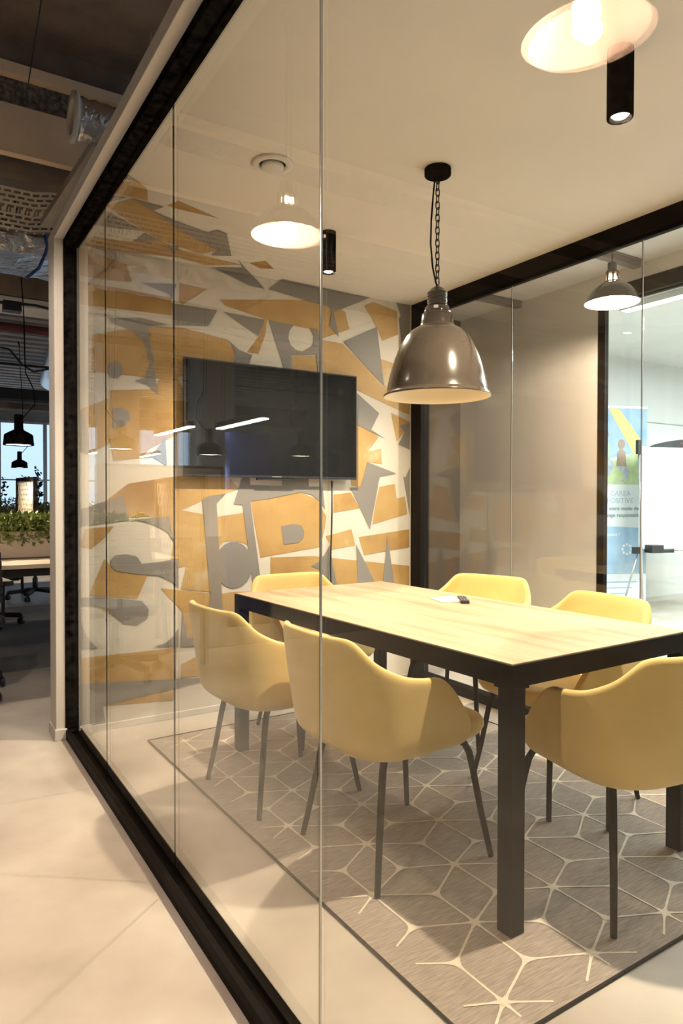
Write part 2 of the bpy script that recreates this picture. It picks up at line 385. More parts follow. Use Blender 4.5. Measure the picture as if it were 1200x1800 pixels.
MURAL_OCHRE=[[(0.287,2.483),(0.256,2.481),(0.046,2.476),(0.046,2.483)],[(0.013,2.461),(0.256,2.417),(0.283,2.331),(0.167,2.32),(0.012,2.32)],[(0.012,2.292),(0.494,2.281),(0.494,2.187),(0.347,2.184),(0.012,2.174)],[(0.538,2.368),(0.698,2.361),(0.557,2.253),(0.538,2.264)],[(0.771,2.314),(1.237,2.386),(1.418,2.382),(1.297,2.269),(1.064,2.242),(1.052,2.154),(1.008,2.037),(0.936,2.039),(1.019,2.15),(1.047,2.245),(0.802,2.285)],[(0.079,2.03),(0.365,2.113),(0.557,2.129),(0.823,2.095),(0.86,1.951),(0.637,1.908),(0.498,1.838),(0.078,1.843)],[(1.044,2.24),(1.085,2.348),(1.452,2.426),(1.602,2.365),(1.633,2.261),(1.426,2.175),(1.382,2.153),(1.376,2.185),(1.344,2.227),(1.236,2.232),(1.073,2.24)],[(1.21,2.1),(1.252,2.089),(1.295,2.083),(1.37,2.13),(1.378,2.175),(1.401,2.167),(1.407,2.08),(1.219,2.05)],[(0.75,2.086),(0.815,2.089),(0.858,2.039),(0.858,1.988),(0.75,1.951)],[(1.225,2.049),(1.391,2.067),(1.414,1.955),(1.24,1.938)],[(1.42,2.169),(1.582,2.167),(1.899,1.932),(2.108,1.862),(2.108,1.759),(2.045,1.773),(1.663,1.894),(1.452,1.953)],[(1.842,2.106),(1.913,2.096),(2.014,2.077),(2.108,2.047),(2.108,1.868),(1.899,1.932)],[(1.744,2.425),(1.813,2.459),(1.999,2.428),(2.014,2.278),(1.884,2.22),(1.841,2.302)],[(1.957,1.761),(2.108,1.713),(2.108,1.701),(2.016,1.676),(2.068,1.643),(2.002,1.575)],[(1.663,1.679),(1.801,1.641),(1.857,1.597),(1.773,1.501),(1.875,1.523),(1.883,1.424),(1.771,1.434),(1.719,1.273),(1.651,1.281),(1.637,1.485)],[(1.865,1.278),(1.988,1.297),(2.003,1.202),(2.069,1.215),(2.092,1.101),(1.81,1.034),(1.837,1.179)],[(1.518,1.224),(1.644,1.241),(1.712,1.139),(1.518,1.112)],[(0.958,1.184),(1.085,1.2),(1.289,1.236),(1.402,1.195),(1.466,1.09),(1.453,1.001),(1.422,0.903),(1.021,0.855)],[(0.664,1.079),(0.749,1.096),(0.913,1.117),(0.949,0.919),(0.924,0.94),(0.857,0.958),(0.792,0.955),(0.727,0.886),(0.685,0.797)],[(1.46,0.968),(1.651,1.008),(1.679,0.905),(1.505,0.883),(1.492,0.917)],[(1.706,0.956),(2.108,0.998),(2.108,0.878),(1.747,0.839)],[(1.085,0.853),(1.377,0.849),(2.108,0.754),(2.108,0.402),(1.559,0.56),(1.454,0.679),(1.085,0.755)],[(0.171,1.756),(0.39,1.781),(0.49,1.924),(0.585,1.748),(0.546,1.559),(0.371,1.459),(0.335,1.412),(0.187,1.393),(0.159,1.539)],[(0.02,1.646),(0.16,1.714),(0.165,1.48),(0.046,1.417)],[(0.147,1.186),(0.26,1.276),(0.545,1.323),(0.817,1.329),(0.887,1.252),(0.669,1.187),(0.488,1.11),(0.274,1.097)],[(0.37,1.111),(0.519,1.14),(0.688,1.108),(0.688,0.854),(0.535,0.82),(0.487,0.863),(0.503,0.964),(0.441,1.049)],[(0.045,1.042),(0.186,1.054),(0.143,0.996),(0.072,0.939),(0.017,0.95)],[(0.137,0.887),(0.174,0.841),(0.303,0.799),(0.36,0.786),(0.305,0.666),(0.06,0.702)],[(0.099,0.643),(0.17,0.632),(0.205,0.578),(0.142,0.613)],[(0.431,0.715),(0.721,0.667),(0.721,0.437),(0.582,0.429),(0.55,0.582)],[(0.583,0.874),(0.708,0.837),(0.715,0.677),(0.544,0.701)],[(0.012,0.387),(0.518,0.383),(0.511,0.1),(0.128,0.125),(0.069,0.138),(0.012,0.174)],[(0.543,0.289),(0.721,0.357),(0.782,0.356),(0.799,0.218),(0.68,0.211),(0.543,0.217)],[(0.748,0.659),(0.858,0.667),(1.03,0.655),(1.066,0.485),(0.765,0.448)]]
MURAL_OCHRE_CEIL=[[(0.012,2.888),(0.087,2.835),(0.137,2.888),(0.172,3.002),(0.103,2.998),(0.013,3.004),(0.012,2.963)],[(0.029,3.148),(0.106,3.01),(0.363,3.178),(0.649,3.403),(0.594,3.497),(0.343,3.41),(0.263,3.346)],[(0.256,2.999),(0.282,2.926),(0.497,3.011),(0.283,3.01)],[(0.022,3.571),(0.242,3.514),(0.261,3.368),(0.498,3.497),(0.839,3.535),(0.681,3.651),(0.517,3.608),(0.305,3.665),(0.045,3.665)],[(0.868,3.484),(0.927,3.408),(1.026,3.502),(0.956,3.536)]]

# ================================================================== STRUCTURE
struct('floor', MB().box(-6, 9, -3, 18, -0.1, 0), 'conc', 'polished beige screed floor running through office and rooms', 'floor')

# meeting room shell
mb = MB().box(-0.06, WR + 0.08, -1.6, YM, HC, HC + 0.09)
struct('ceiling', mb, 'ceil', 'smooth cream ceiling of the glass meeting room', 'ceiling')
mb = MB().box(-0.06, 3.6, YM, YM + 0.12, 0, HC + 0.09)
wb = MB().box(-0.06, WR, YM, YM + 0.12, 0, HC)
bmesh.ops.delete(mb.bm, geom=mb.bm.verts, context='VERTS')
struct('wall_back', wb, 'wallw', 'cream end wall carrying the painted mural and the television', 'wall')
mb = MB().box(-0.1, WR + 0.08, -1.72, -1.6, 0, HC + 0.09)
struct('wall_front', mb, 'white', 'plain near end wall of the meeting room', 'wall')

# painted mural, a thin coat of paint on the wall and the ceiling in front of it
def paint(polys, dz, plane):
    for i, pl in enumerate(polys):
        d = dz + 0.00004 * i
        if plane == 'wall':
            yield [(x, YM - d, z) for x, z in pl]
        else:
            yield [(x, y, HC - d) for x, y in pl]
for nm, polys, plane, m, dz in (('trim_1', MURAL_OCHRE, 'wall', 'ochre', 0.0008), ('trim_2', MURAL_OCHRE_CEIL, 'ceil', 'ochre', 0.0008),
                                ('trim_3', MURAL_GREY, 'wall', 'grey', 0.0034), ('trim_4', MURAL_GREY_CEIL, 'ceil', 'grey', 0.0034)):
    mb = MB()
    for pl in paint(polys, dz, plane):
        mb.prism(pl, (0, 0.0006, 0) if plane == 'wall' else (0, 0, 0.0006))
    where = 'on the end wall' if plane == 'wall' else 'running up onto the ceiling'
    col = 'ochre brushed' if m == 'ochre' else 'grey cut-letter'
    struct(nm, mb, m, col + ' shapes of the painted mural ' + where, 'wall painting', tri=True)
struct('baseboard_back', MB().box(0.012, WR, YM - 0.012, YM, 0, 0.035), 'white', 'slim white skirting under the mural wall', 'baseboard', bevel=0.003)

# white reveal around the near glass wall
mb = MB()
mb.box(-0.105, -0.062, YM - 0.04, YM + 0.12, 0, 2.525)
mb.box(-0.105, -0.062, -1.7, YM - 0.04, 2.470, 2.525)
struct('trim_5', mb, 'white', 'white painted reveal framing the near glass wall', 'frame', bevel=0.002)
struct('baseboard_left', MB().box(-0.113, -0.055, YM - 0.052, YM + 0.13, 0, 0.055), 'white', 'small white skirting block at the foot of the end wall', 'baseboard', bevel=0.003)
struct('trim_6', MB().box(0.0, 0.012, YM - 0.05, YM, 0, HC), 'white', 'white strip where mural wall meets black frame', 'frame')

# near glass wall
w1 = empty('window_1', (0, 0, 0))
tag(w1, 'near glass wall of joined clear panes in a black frame', 'glass wall', None, 'structure')
mb = MB()
mb.box(-0.062, 0.018, -1.6, YM - 0.001, 0, 0.018)
mb.box(-0.062, -0.044, -1.6, YM - 0.001, 0.018, 0.048)
mb.box(-0.006, 0.018, -1.6, YM - 0.001, 0.018, 0.034)
obj('bottom_track', mb, 'frame', w1, bevel=0.0015)
mb = MB().box(-0.062, 0.006, -1.6, YM - 0.001, 2.438, 2.482)
obj('top_track', mb, 'black', w1)
obj('side_post', MB().box(-0.062, -0.002, YM - 0.045, YM - 0.001, 0.048, 2.438), 'black', w1)
JT = [2.951, 2.078, 1.183, 0.29, -0.6]
ends = [YM - 0.045] + JT + [-1.6]
for a, b in zip(ends, ends[1:]):
    obj('glass_pane', MB().box(-0.025, -0.013, b + (0.004 if b in JT[1:] else 0.0015), a - 0.0015, 0.018, 2.438), 'glass', w1)
for j in JT:
    obj('pane_joint', MB().box(-0.0215, -0.0175, j - 0.001, j + 0.001, 0.03, 2.438), 'frame', w1)
for j in JT[2:]:
    obj('edge_highlight', MB().box(-0.0215, -0.0175, j - 0.0035, j - 0.0012, 0.03, 2.438), 'silver', w1)  # silver strip put beside the seam as the bright highlight on the pane edge

# far glass wall
w2 = empty('window_2', (0, 0, 0))
tag(w2, 'far glass wall behind the chairs in a dark frame', 'glass wall', None, 'structure')
obj('top_beam', MB().box(WR, WR + 0.07, -1.6, YM, 2.405, HC), 'frame', w2)
obj('top_bead', MB().box(WR + 0.02, WR + 0.05, -1.6, YM - 0.07, 2.388, 2.405), 'frame', w2)
obj('bottom_track', MB().box(WR, WR + 0.07, -1.6, YM, 0, 0.058), 'frame', w2)
obj('side_post', MB().box(WR, WR + 0.07, YM - 0.105, YM, 0.058, 2.405), 'frame', w2)
JR = [2.796, 1.981, 1.166, 0.35, -0.46]
ends = [YM - 0.105] + JR + [-1.6]
for a, b in zip(ends, ends[1:]):
    obj('glass_pane', MB().box(WR + 0.03, WR + 0.041, b + 0.005, a - 0.005, 0.058, 2.39), 'glass', w2)
for j in JR:
    obj('pane_joint', MB().box(WR + 0.034, WR + 0.037, j - 0.0022, j + 0.0012, 0.058, 2.39), 'silver', w2)
    obj('joint_seal', MB().box(WR + 0.034, WR + 0.037, j + 0.0014, j + 0.0040, 0.058, 2.39), 'frame', w2)

# corridor and room beyond
XF = 3.6
mb = MB()
mb.box(XF, XF + 0.04, 3.34, 4.85, 0, 2.86)
mb.box(XF, XF + 0.04, -3, 3.34, 2.73, 2.86)
struct('wall_right', mb, 'corw', 'cream corridor wall seen through the far glass', 'wall')
struct('wall_corridor', MB().box(WR + 0.07, XF, 4.85, 4.97, 0, 2.86).box(WR - 0.05, WR + 0.07, YM + 0.12, 4.97, 0, 2.86), 'taupe', 'dark taupe wall closing the corridor', 'wall')
struct('ceiling_corridor', MB().box(2.28, XF + 0.1, -3, 4.97, 2.84, 2.94), 'ceil', 'grey ceiling over the far corridor', 'ceiling')
d1 = empty('door_1', (XF, 3.3, 0))
tag(d1, 'dark framed glass door into the bright room', 'door', None, 'structure')
obj('frame', MB().box(-0.01, 0.03, -0.022, 0.04, 0, 2.63).box(-0.01, 0.03, -6, 0.04, 2.63, 2.73).box(-0.005, 0.025, -6, -0.022, 2.605, 2.62), 'frame', d1)
obj('glass_pane', MB().box(0.008, 0.016, -6, -0.022, 0.01, 2.61), 'glass_far', d1)
struct('wall_far_room', MB().box(XF + 0.1, 9, 4.97, 5.09, 0, 2.9), 'coolw', 'pale cool end wall of the bright room', 'wall')
struct('wall_far_side', MB().box(8.9, 9, -3, 4.97, 0, 2.9), 'coolw', 'pale side wall of the bright room', 'wall')
mb = MB().box(XF + 0.1, 9, -3, 4.97, 2.80, 2.9)
struct('ceiling_far_room', mb, 'coolw', 'white ceiling of the bright room', 'ceiling')
struct('baseboard_far', MB().box(XF + 0.1, 8.9, 4.955, 4.97, 0, 0.06), 'white', 'white skirting of the bright room', 'baseboard')
struct('trim_7', MB().box(XF + 0.1, 8.9, 4.955, 4.97, 2.1, 2.108), 'silver', 'thin grey joint line on the bright room wall', 'trim')
tag(obj('linear_light', MB().box(-0.05, 0.05, -0.9, 0.9, 0, 0.05, 0).box(-0.04, 0.04, -0.88, 0.88, -0.004, 0, 1), ['white', 'tubec'], loc=(4.3, 2.75, 2.75)), 'long cool ceiling light in the bright room past the door', 'light')

# open office shell
struct('ceiling_office', MB().box(-6, -0.0, -3, 18, 3.75, 3.85).box(0, 9, 4.97, 18, 3.75, 3.85).box(0, 2.28, -3, 4.97, 3.75, 3.85), 'slab', 'dark raw concrete ceiling above the open office', 'ceiling')
struct('wall_left', MB().box(-6.1, -6, -3, 18, 0, 3.75), 'greywall', 'grey side wall of the open office', 'wall')
struct('wall_behind', MB().box(-6, 9, -3.1, -3, 0, 3.75), 'greywall', 'wall behind the viewer', 'wall')
struct('wall_north', MB().box(-6, 9, 17, 17.1, 0, 1.0).box(-6, 9, 17, 17.1, 2.95, 3.75), 'greywall', 'low sill wall under the office windows', 'wall')
w3 = empty('window_3', (0, 17, 0))
tag(w3, 'bright blue-white window strip at the end of the office', 'window', None, 'structure')
obj('window_frame', MB().box(-6, 9, -0.02, 0.04, 1.0, 1.05).box(-6, 9, -0.02, 0.04, 2.9, 2.95).box(-6, 9, -0.02, 0.04, 1.62, 1.65), 'silver', w3)
for x in (-5, -3.5, -2, -0.5, 0.95, 1.9, 3.4, 5):
    obj('mullion', MB().box(x - 0.04, x + 0.04, -0.03, 0.05, 1.05, 2.9), 'silver', w3)
obj('glass_pane', MB().box(-6, 9, 0.0, 0.006, 1.05, 2.9), 'glass_far', w3)
tag(w3, None, None, None, 'structure')
struct('wall_column', MB().box(-2.75, -2.3, 8.0, 8.4, 0, 3.75), 'white', 'white square column in the open office', 'column')
struct('wall_column', MB().box(-1.64, -1.22, 8.2, 8.6, 0, 3.75), 'white', 'white column behind the desk row', 'column')
struct('wall_partition', MB().box(-6, -3.2, 6.2, 6.3, 0, 3.75), 'greywall', 'dark partition at the side of the office', 'wall')

# beams and services under the raw ceiling
struct('trim_8', MB().box(-6, 3.5, 4.3, 4.36, 3.14, 3.41, 0).box(-6, 3.5, 4.28, 4.42, 3.41, 3.54, 1).box(-6, 3.5, 4.22, 4.42, 3.54, 3.60, 0).box(-6, 3.5, 4.25, 4.6, 3.60, 3.75, 2), ['beam', 'insul', 'slab'], 'cream down-stand beam with rough insulation above it', 'beam')
struct('trim_9', MB().box(-6, 9, 7.0, 7.3, 3.06, 3.75, 0).box(-6, 9, 7.0, 7.35, 2.97, 3.05, 1), ['slab', 'ceil'], 'dark cross beam with a pale lower edge', 'beam')
struct('trim_10', MB().box(-6, 9, 12.0, 12.3, 2.78, 2.95, 0).box(-6, 9, 12.3, 12.6, 2.66, 2.76, 1), ['plastic', 'slab'], 'black cross beam far down the office', 'beam')
mb = MB()
y = 7.5
while y < 17:
    mb.box(-6, 9, y, y + 0.16, 3.52, 3.60)
    y += 0.32
mb.box(-6, 9, 7.3, 17, 3.60, 3.66)
struct('ceiling_deck', mb, 'corrug', 'ribbed deck ceiling over the far desks', 'ceiling')

def foil_duct(name, pts, r, label, seg=20, m='foil'):
    mb = MB()
    P = []
    for a, b in zip(pts, pts[1:]):
        a = Vector(a); b = Vector(b)
        n = max(2, int((b - a).length / 0.05))
        for i in range(n):
            P.append(a.lerp(b, i / n))
    P.append(Vector(pts[-1]))
    rr = [r * (1 + random.uniform(-0.02, 0.02)) for _ in P]
    mb.tube(P, rr, seg)
    return tag(obj(name, mb, m), label, 'duct')
def rect_duct():
    mb = MB()
    n = 90
    secs = []
    for i in range(n + 1):
        x = -6 + 8.5 * i / n
        j = lambda s: random.uniform(-s, s)
        secs.append([mb.bm.verts.new((x, 5.29 + j(.006), 2.91 + j(.008))), mb.bm.verts.new((x, 5.25 + j(.006), 3.02 + j(.01))), mb.bm.verts.new((x, 5.33 + j(.006), 3.20 + j(.01))), mb.bm.verts.new((x, 5.85, 3.24)), mb.bm.verts.new((x, 5.85, 2.91 + j(.008)))])
    for A, B in zip(secs, secs[1:]):
        for k in range(5):
            mb.bm.faces.new((A[k], A[(k + 1) % 5], B[(k + 1) % 5], B[k]))
    mb.bm.faces.new(secs[0]); mb.bm.faces.new(secs[-1][::-1])
    return mb
fd = obj('foil_duct', rect_duct(), 'foil')
tag(fd, 'wide foil-wrapped air duct crossing under the raw ceiling', 'duct')
for x in (-4.4, -3.1, -1.9, -0.62, 0.32):
    obj('hanger_strap', MB().box(x, x + 0.05, 5.225, 5.87, 2.89, 2.90).box(x, x + 0.05, 5.225, 5.24, 2.90, 3.24).box(x, x + 0.05, 5.225, 5.87, 3.25, 3.26).box(x + 0.01, x + 0.03, 5.5, 5.52, 3.26, 3.75), 'galv', fd)
foil_duct('foil_tube', [(2.6, 16, 3.30), (1.35, 12.8, 3.25), (1.0, 9.4, 3.28)], 0.17, 'pale foil air tube running slantwise towards the windows')
foil_duct('foil_tube', [(-0.9, 9.6, 2.72), (-0.2, 11.7, 2.50), (0.5, 14, 2.5)], 0.13, 'lower foil air tube behind the black lamp')

# round flange with short foil pipe above the meeting room
fl = empty('duct_outlet', (0.02, 3.8, 3.17))
tag(fl, 'short foil air pipe with a white round collar above the glass room', 'duct')
obj('collar', MB().lathe([(0.085, -0.01), (0.122, -0.012), (0.127, 0.0), (0.122, 0.012), (0.085, 0.02), (0.085, -0.01)], 40, mtx=Matrix.Rotation(PI / 2, 4, 'Y')), 'white', fl)
mb = MB()
P = [(0.01 + 0.03 * i, 0, 0) for i in range(24)]
mb.tube(P, [0.104 + (0.004 if i % 2 else -0.004) + random.uniform(-0.002, 0.002) for i in range(24)], 28)
obj('flexible_pipe', mb, 'foil', fl)
obj('bracket', MB().bar((0.12, 0.0, -0.11), (-0.02, 0.75, -0.30), 0.06, 0.04).box(0.40, 0.41, -0.005, 0.005, 0.08, 0.58), 'galv', fl)

# perforated cable tray with a bend
def tray():
    mb = MB()
    def run(a, b, wv, lip):
        a = Vector(a); b = Vector(b); wv = Vector(wv); d = b - a
        L = d.length; d.normalize()
        n = int(L / 0.055)
        rows = 9
        for i in range(n):
            for r in range(rows):
                u0 = i / n * L
                off = 0.0 if r % 2 else 0.5 * L / n
                s = L / n
                v0 = r / rows
                cross = (r == 4)
                if cross:
                    segs = [(0, 0.22), (0.42, 0.58), (0.78, 1.0)]
                    for (p, q) in segs:
                        A0 = a + d * (u0 + p * s) + wv * v0
                        mb.poly([A0, A0 + d * (q - p) * s, A0 + d * (q - p) * s + wv / rows, A0 + wv / rows])
                else:
                    A0 = a + d * (u0) + wv * v0
                    mb.poly([A0, A0 + d * s, A0 + d * s + wv * 0.5 / rows, A0 + wv * 0.5 / rows])
                    A1 = a + d * (u0 + off) + wv * (v0 + 0.5 / rows)
                    mb.poly([A1, A1 + d * s * 0.28, A1 + d * s * 0.28 + wv * 0.5 / rows, A1 + wv * 0.5 / rows])
        for k in (0, 1):
            A0 = a + wv * k
            mb.poly([A0, A0 + d * L, A0 + d * L + Vector((0, 0, lip)), A0 + Vector((0, 0, lip))])
    run((-6, 4.80, 3.15), (-0.02, 4.80, 3.15), (0, 0.30, -0.17), 0.05)
    run((-0.02, 4.80, 3.15), (1.6, 4.55, 3.38), (0, 0.30, -0.17), 0.05)
    return mb
ct = obj('cable_tray', tray(), 'galv')
sm = ct.modifiers.new('solid', 'SOLIDIFY'); sm.thickness = 0.002
tag(ct, 'perforated steel cable tray with a bend above the office', 'cable tray')
tag(obj('air_cable', MB().tube([(0.08, 5.10, 3.0), (0.10, 5.12, 2.93), (0.09, 5.14, 2.88), (0.05, 5.15, 2.78), (-0.03, 5.16, 2.70)], 0.011, 8), 'bluepipe'), 'blue cable dropping from the cable tray', 'cable')
tag(obj('air_cable', MB().tube([(-0.60, 5.10, 3.0), (-0.61, 5.12, 2.93), (-0.55, 5.14, 2.85), (-0.42, 5.16, 2.72)], 0.010, 8), 'bluepipe'), 'second blue cable seen mirrored in the glass wall', 'cable')
tag(obj('cable_run', MB().tube([(-3.0 + i * 0.2, 6.38, 2.82 + 0.02 * math.sin(i * 1.3)) for i in range(30)], 0.012, 6).box(-0.05, 0.09, 6.33, 6.43, 2.76, 2.84), 'plastic'), 'black cable with junction box clipped below the duct', 'cable')
tag(obj('sprinkler_pipe', MB().tube([(-5.8, 7.72, 2.93), (4, 7.72, 2.93)], 0.045, 10).tube([(0.28, 7.66, 2.93), (0.28, 7.66, 2.66)], 0.008, 6), 'redpipe'), 'oxide red sprinkler pipe across the office ceiling', 'pipe')
tag(obj('conduit', MB().tube([(-6, 10.2, 3.0), (9, 10.2, 3.0)], 0.018, 8), 'plastic'), 'thin black conduit under the ribbed deck', 'pipe')
tag(obj('ceiling_panel', MB().box(-3, 0.12, 8.9, 9.1, 2.99, 3.06).box(-2.0, -1.98, 8.99, 9.01, 3.06, 3.52), 'plastic'), 'dark suspended box below the ribbed deck', 'panel')
tag(obj('ceiling_cable', MB().tube([(-0.1, 9.2, 3.3), (0.15, 9.2, 3.02), (0.3, 9.1, 2.98), (0.42, 9.0, 2.8), (0.55, 9.0, 2.72), (0.75, 9.0, 2.78), (0.9, 9.0, 2.8)], 0.012, 6), 'plastic'), 'loose black cable hanging from the suspended box', 'cable')
tag(obj('hanger_wire', MB().tube([(-0.15, 3.35, 3.75), (-0.24, 3.55, 3.05)], 0.003, 5), 'plastic'), 'thin dark wire against the raw concrete', 'wire')

# ================================================================== RUG
rug = empty('rug', (0.30, 1.075, 0), 0)
tag(rug, 'taupe woven rug with a cream geometric line pattern under the table', 'rug')
RW, RL = 1.62, 2.305
rr = 0.021
mtx = Matrix.Rotation(rr, 4, 'Z')
mtx2 = Matrix.Translation((0.025, 0, 0)) @ mtx
mb = MB().box(0, RW, 0, RL, 0, 0.006, 0, mtx2)
obj('pile', mb, 'rug', rug)
mb = MB()
for a, b in (((0, 0), (RW, 0)), ((RW, 0), (RW, RL)), ((RW, RL), (0, RL)), ((0, RL), (0, 0))):
    mb.bar(mtx2 @ Vector((*a, 0.005)), mtx2 @ Vector((*b, 0.005)), 0.006, 0.007)
obj('binding', mb, 'frame', rug)
# rhombille line lattice in world coordinates measured in the photo
O0 = Vector((0.472, 1.168)); ex = Vector((0.3255, 0.0068)); ey = Vector((0.1570, 0.2666))
def inrug(p, mg=0.055):
    q = mtx2.inverted() @ Vector((p.x - 0.30, p.y - 1.075, 0))
    return mg < q.x < RW - mg * 0.6 and mg * 0.5 < q.y < RL - mg
mb = MB()
def seg(a, b, star):
    n = 24
    d = (b - a).normalized(); s = Vector((-d.y, d.x)); L = (b - a).length
    zo = 0.0068 + 0.00012 * (len(mb.bm.verts) % 7)
    for i in range(n):
        u = a.lerp(b, i / n); v = a.lerp(b, (i + 1) / n)
        if not (inrug(u) and inrug(v)):
            continue
        f = lambda t: 0.0032 + 0.0085 * max(0, 1 - t * L / 0.030) ** 1.5 + 0.0085 * max(0, 1 - (1 - t) * L / 0.034) ** 1.5
        wu = f(i / n); wv = f((i + 1) / n)
        P = [u - s * wu, v - s * wv, v + s * wv, u + s * wu]
        mb.poly([(p.x - 0.30, p.y - 1.075, zo) for p in P])
def node(c, r):
    if inrug(c):
        mb.poly([(c.x - 0.30 + r * math.cos(k * PI / 6), c.y - 1.075 + r * math.sin(k * PI / 6), 0.0078) for k in range(12)])
for i in range(-6, 9):
    for j in range(-2, 10):
        A = O0 + ex * i + ey * j
        c1 = A + (ex + ey) / 3 + Vector((0, -0.012))
        node(A, 0.013); node(c1, 0.013)
        for q in (A, A + ex, A + ey):
            seg(q, c1, 1)
        c2 = A + (ex + ex + ey + ey - Vector((0, 0))) / 3 + Vector((0, 0.0))
        B = A + ex; Cc = A + ey; D = A + ex + ey
        c2 = (B + Cc + D) / 3 - Vector((0, 0.012))
        node(c2, 0.013)
        for q in (B, Cc, D):
            seg(q, c2, 1)
obj('line_pattern', mb, 'line', rug, recalc=False)

# ================================================================== TABLE
tb = empty('meeting_table', (0.659, 1.326, 0), 0.0394)
tag(tb, 'rectangular meeting table with pale oak top and black square legs', 'table')
TL, TW, TH = 1.721, 0.8755, 0.75
obj('tabletop', MB().box(0.004, TW - 0.004, 0.004, TL - 0.004, TH - 0.012, TH), 'oak', tb, bevel=0.001)
obj('apron', MB().box(0, TW, 0, 0.04, TH - 0.066, TH - 0.004).box(0, TW, TL - 0.04, TL, TH - 0.066, TH - 0.004).box(0, 0.04, 0.04, TL - 0.04, TH - 0.066, TH - 0.004).box(TW - 0.04, TW, 0.04, TL - 0.04, TH - 0.066, TH - 0.004), 'frame', tb, bevel=0.0015)
for x, y in ((0, 0), (TW - 0.052, 0), (0, TL - 0.052), (TW - 0.052, TL - 0.052)):
    lg = obj('leg', MB().box(x, x + 0.052, y, y + 0.052, 0.007, TH - 0.066), 'frame', tb, bevel=0.0015)
for x, y in ((0.052, 0.0), (0, 0.052), (TW - 0.067, 0.0), (0, TL - 0.067)):
    obj('corner_bracket', MB().box(x, x + 0.015 if y == 0.0 else x + 0.04, y, y + 0.04 if y == 0.0 else y + 0.015, TH - 0.072, TH - 0.066), 'frame', tb)

# on the table
tag(obj('notepad', MB().prism([(1.262, 2.411, 0.7505), (1.223, 2.286, 0.7505), (1.315, 2.262, 0.7505), (1.378, 2.385, 0.7505)], (0, 0, 0.006)), 'paper', bevel=0.001), 'small white pad lying on the oak tabletop', 'notepad')
rm = empty('remote_control', (1.335, 2.275, 0.751), -0.62)
tag(rm, 'black television remote control on the oak tabletop', 'remote control')
obj('housing', MB().box(-0.019, 0.019, -0.075, 0.075, 0, 0.014), 'plastic', rm, bevel=0.004)
for iy in range(7):
    for ix in range(3):
        x = -0.011 + ix * 0.011; y = -0.045 + iy * 0.016
        obj('button', MB().lathe([(0.0032, 0), (0.0032, 0.0015), (0.001, 0.002)], 10, (x, y, 0.014), caps=True), 'silver' if iy in (0, 6) else 'greywall', rm)
obj('logo_plate', MB().box(-0.010, 0.010, -0.069, -0.062, 0.014, 0.0146), 'silver', rm)

# ================================================================== CHAIRS
def smooth01(t):
    t = max(0.0, min(1.0, t))
    return t * t * (3 - 2 * t)
def chair_shell():
    mb = MB()
    cols = []
    xf = 0.122
    B0 = 0.262; XB = -0.10; A0 = 0.195
    for i in range(7):
        t = i / 6
        cols.append((xf + (XB - xf) * t, B0 - 0.02 * (1 - t), 0.0))
    nq = 24
    for i in range(1, nq):
        a = PI / 2 * (1 - 2 * i / nq)
        e = 2 / 3.2
        cx = math.copysign(abs(math.cos(a)) ** e, 1)
        sy = math.copysign(abs(math.sin(a)) ** e, math.sin(a))
        cols.append((XB - A0 * cx, B0 * sy, cx))
    for i in range(7):
        t = 1 - i / 6
        cols.append((xf + (XB - xf) * t, -(B0 - 0.02 * (1 - t)), 0.0))
    rows = []
    grid = []
    for (x, y, bk) in cols:
        # rim height
        if bk <= 0.001:
            u = (x - XB) / (xf - XB)
            h = 0.655 - 0.018 * u - 0.165 * max(0, u - 0.35) ** 1.5 / 0.65 ** 1.5
        else:
            s = smooth01((0.252 - abs(y)) / 0.052) * smooth01(bk / 0.9)
            ss = smooth01((bk - 0.05) / 0.88)
            h = 0.655 + 0.13 * (0.45 * s + 0.55 * ss)
        col = []
        for (k, z) in ((0.30, 0.418), (0.70, 0.408), (0.90, 0.412), (0.985, 0.435)):
            col.append((x * k + 0.02 * (1 - k), y * k, z))
        for j in range(7):
            t = j / 6
            z = 0.465 + (h - 0.465) * t if h > 0.5 else 0.455 + (h - 0.455) * t
            dz = z - 0.46
            col.append((x - 0.17 * dz * bk ** 1.2, y * (1 + 0.22 * dz - 0.62 * max(0, z - 0.655) * bk), z))
        grid.append([mb.bm.verts.new(p) for p in col])
    for A, B in zip(grid, grid[1:]):
        for k in range(len(A) - 1):
            f = mb.bm.faces.new((A[k], B[k], B[k + 1], A[k + 1]))
            f.smooth = True
    return mb
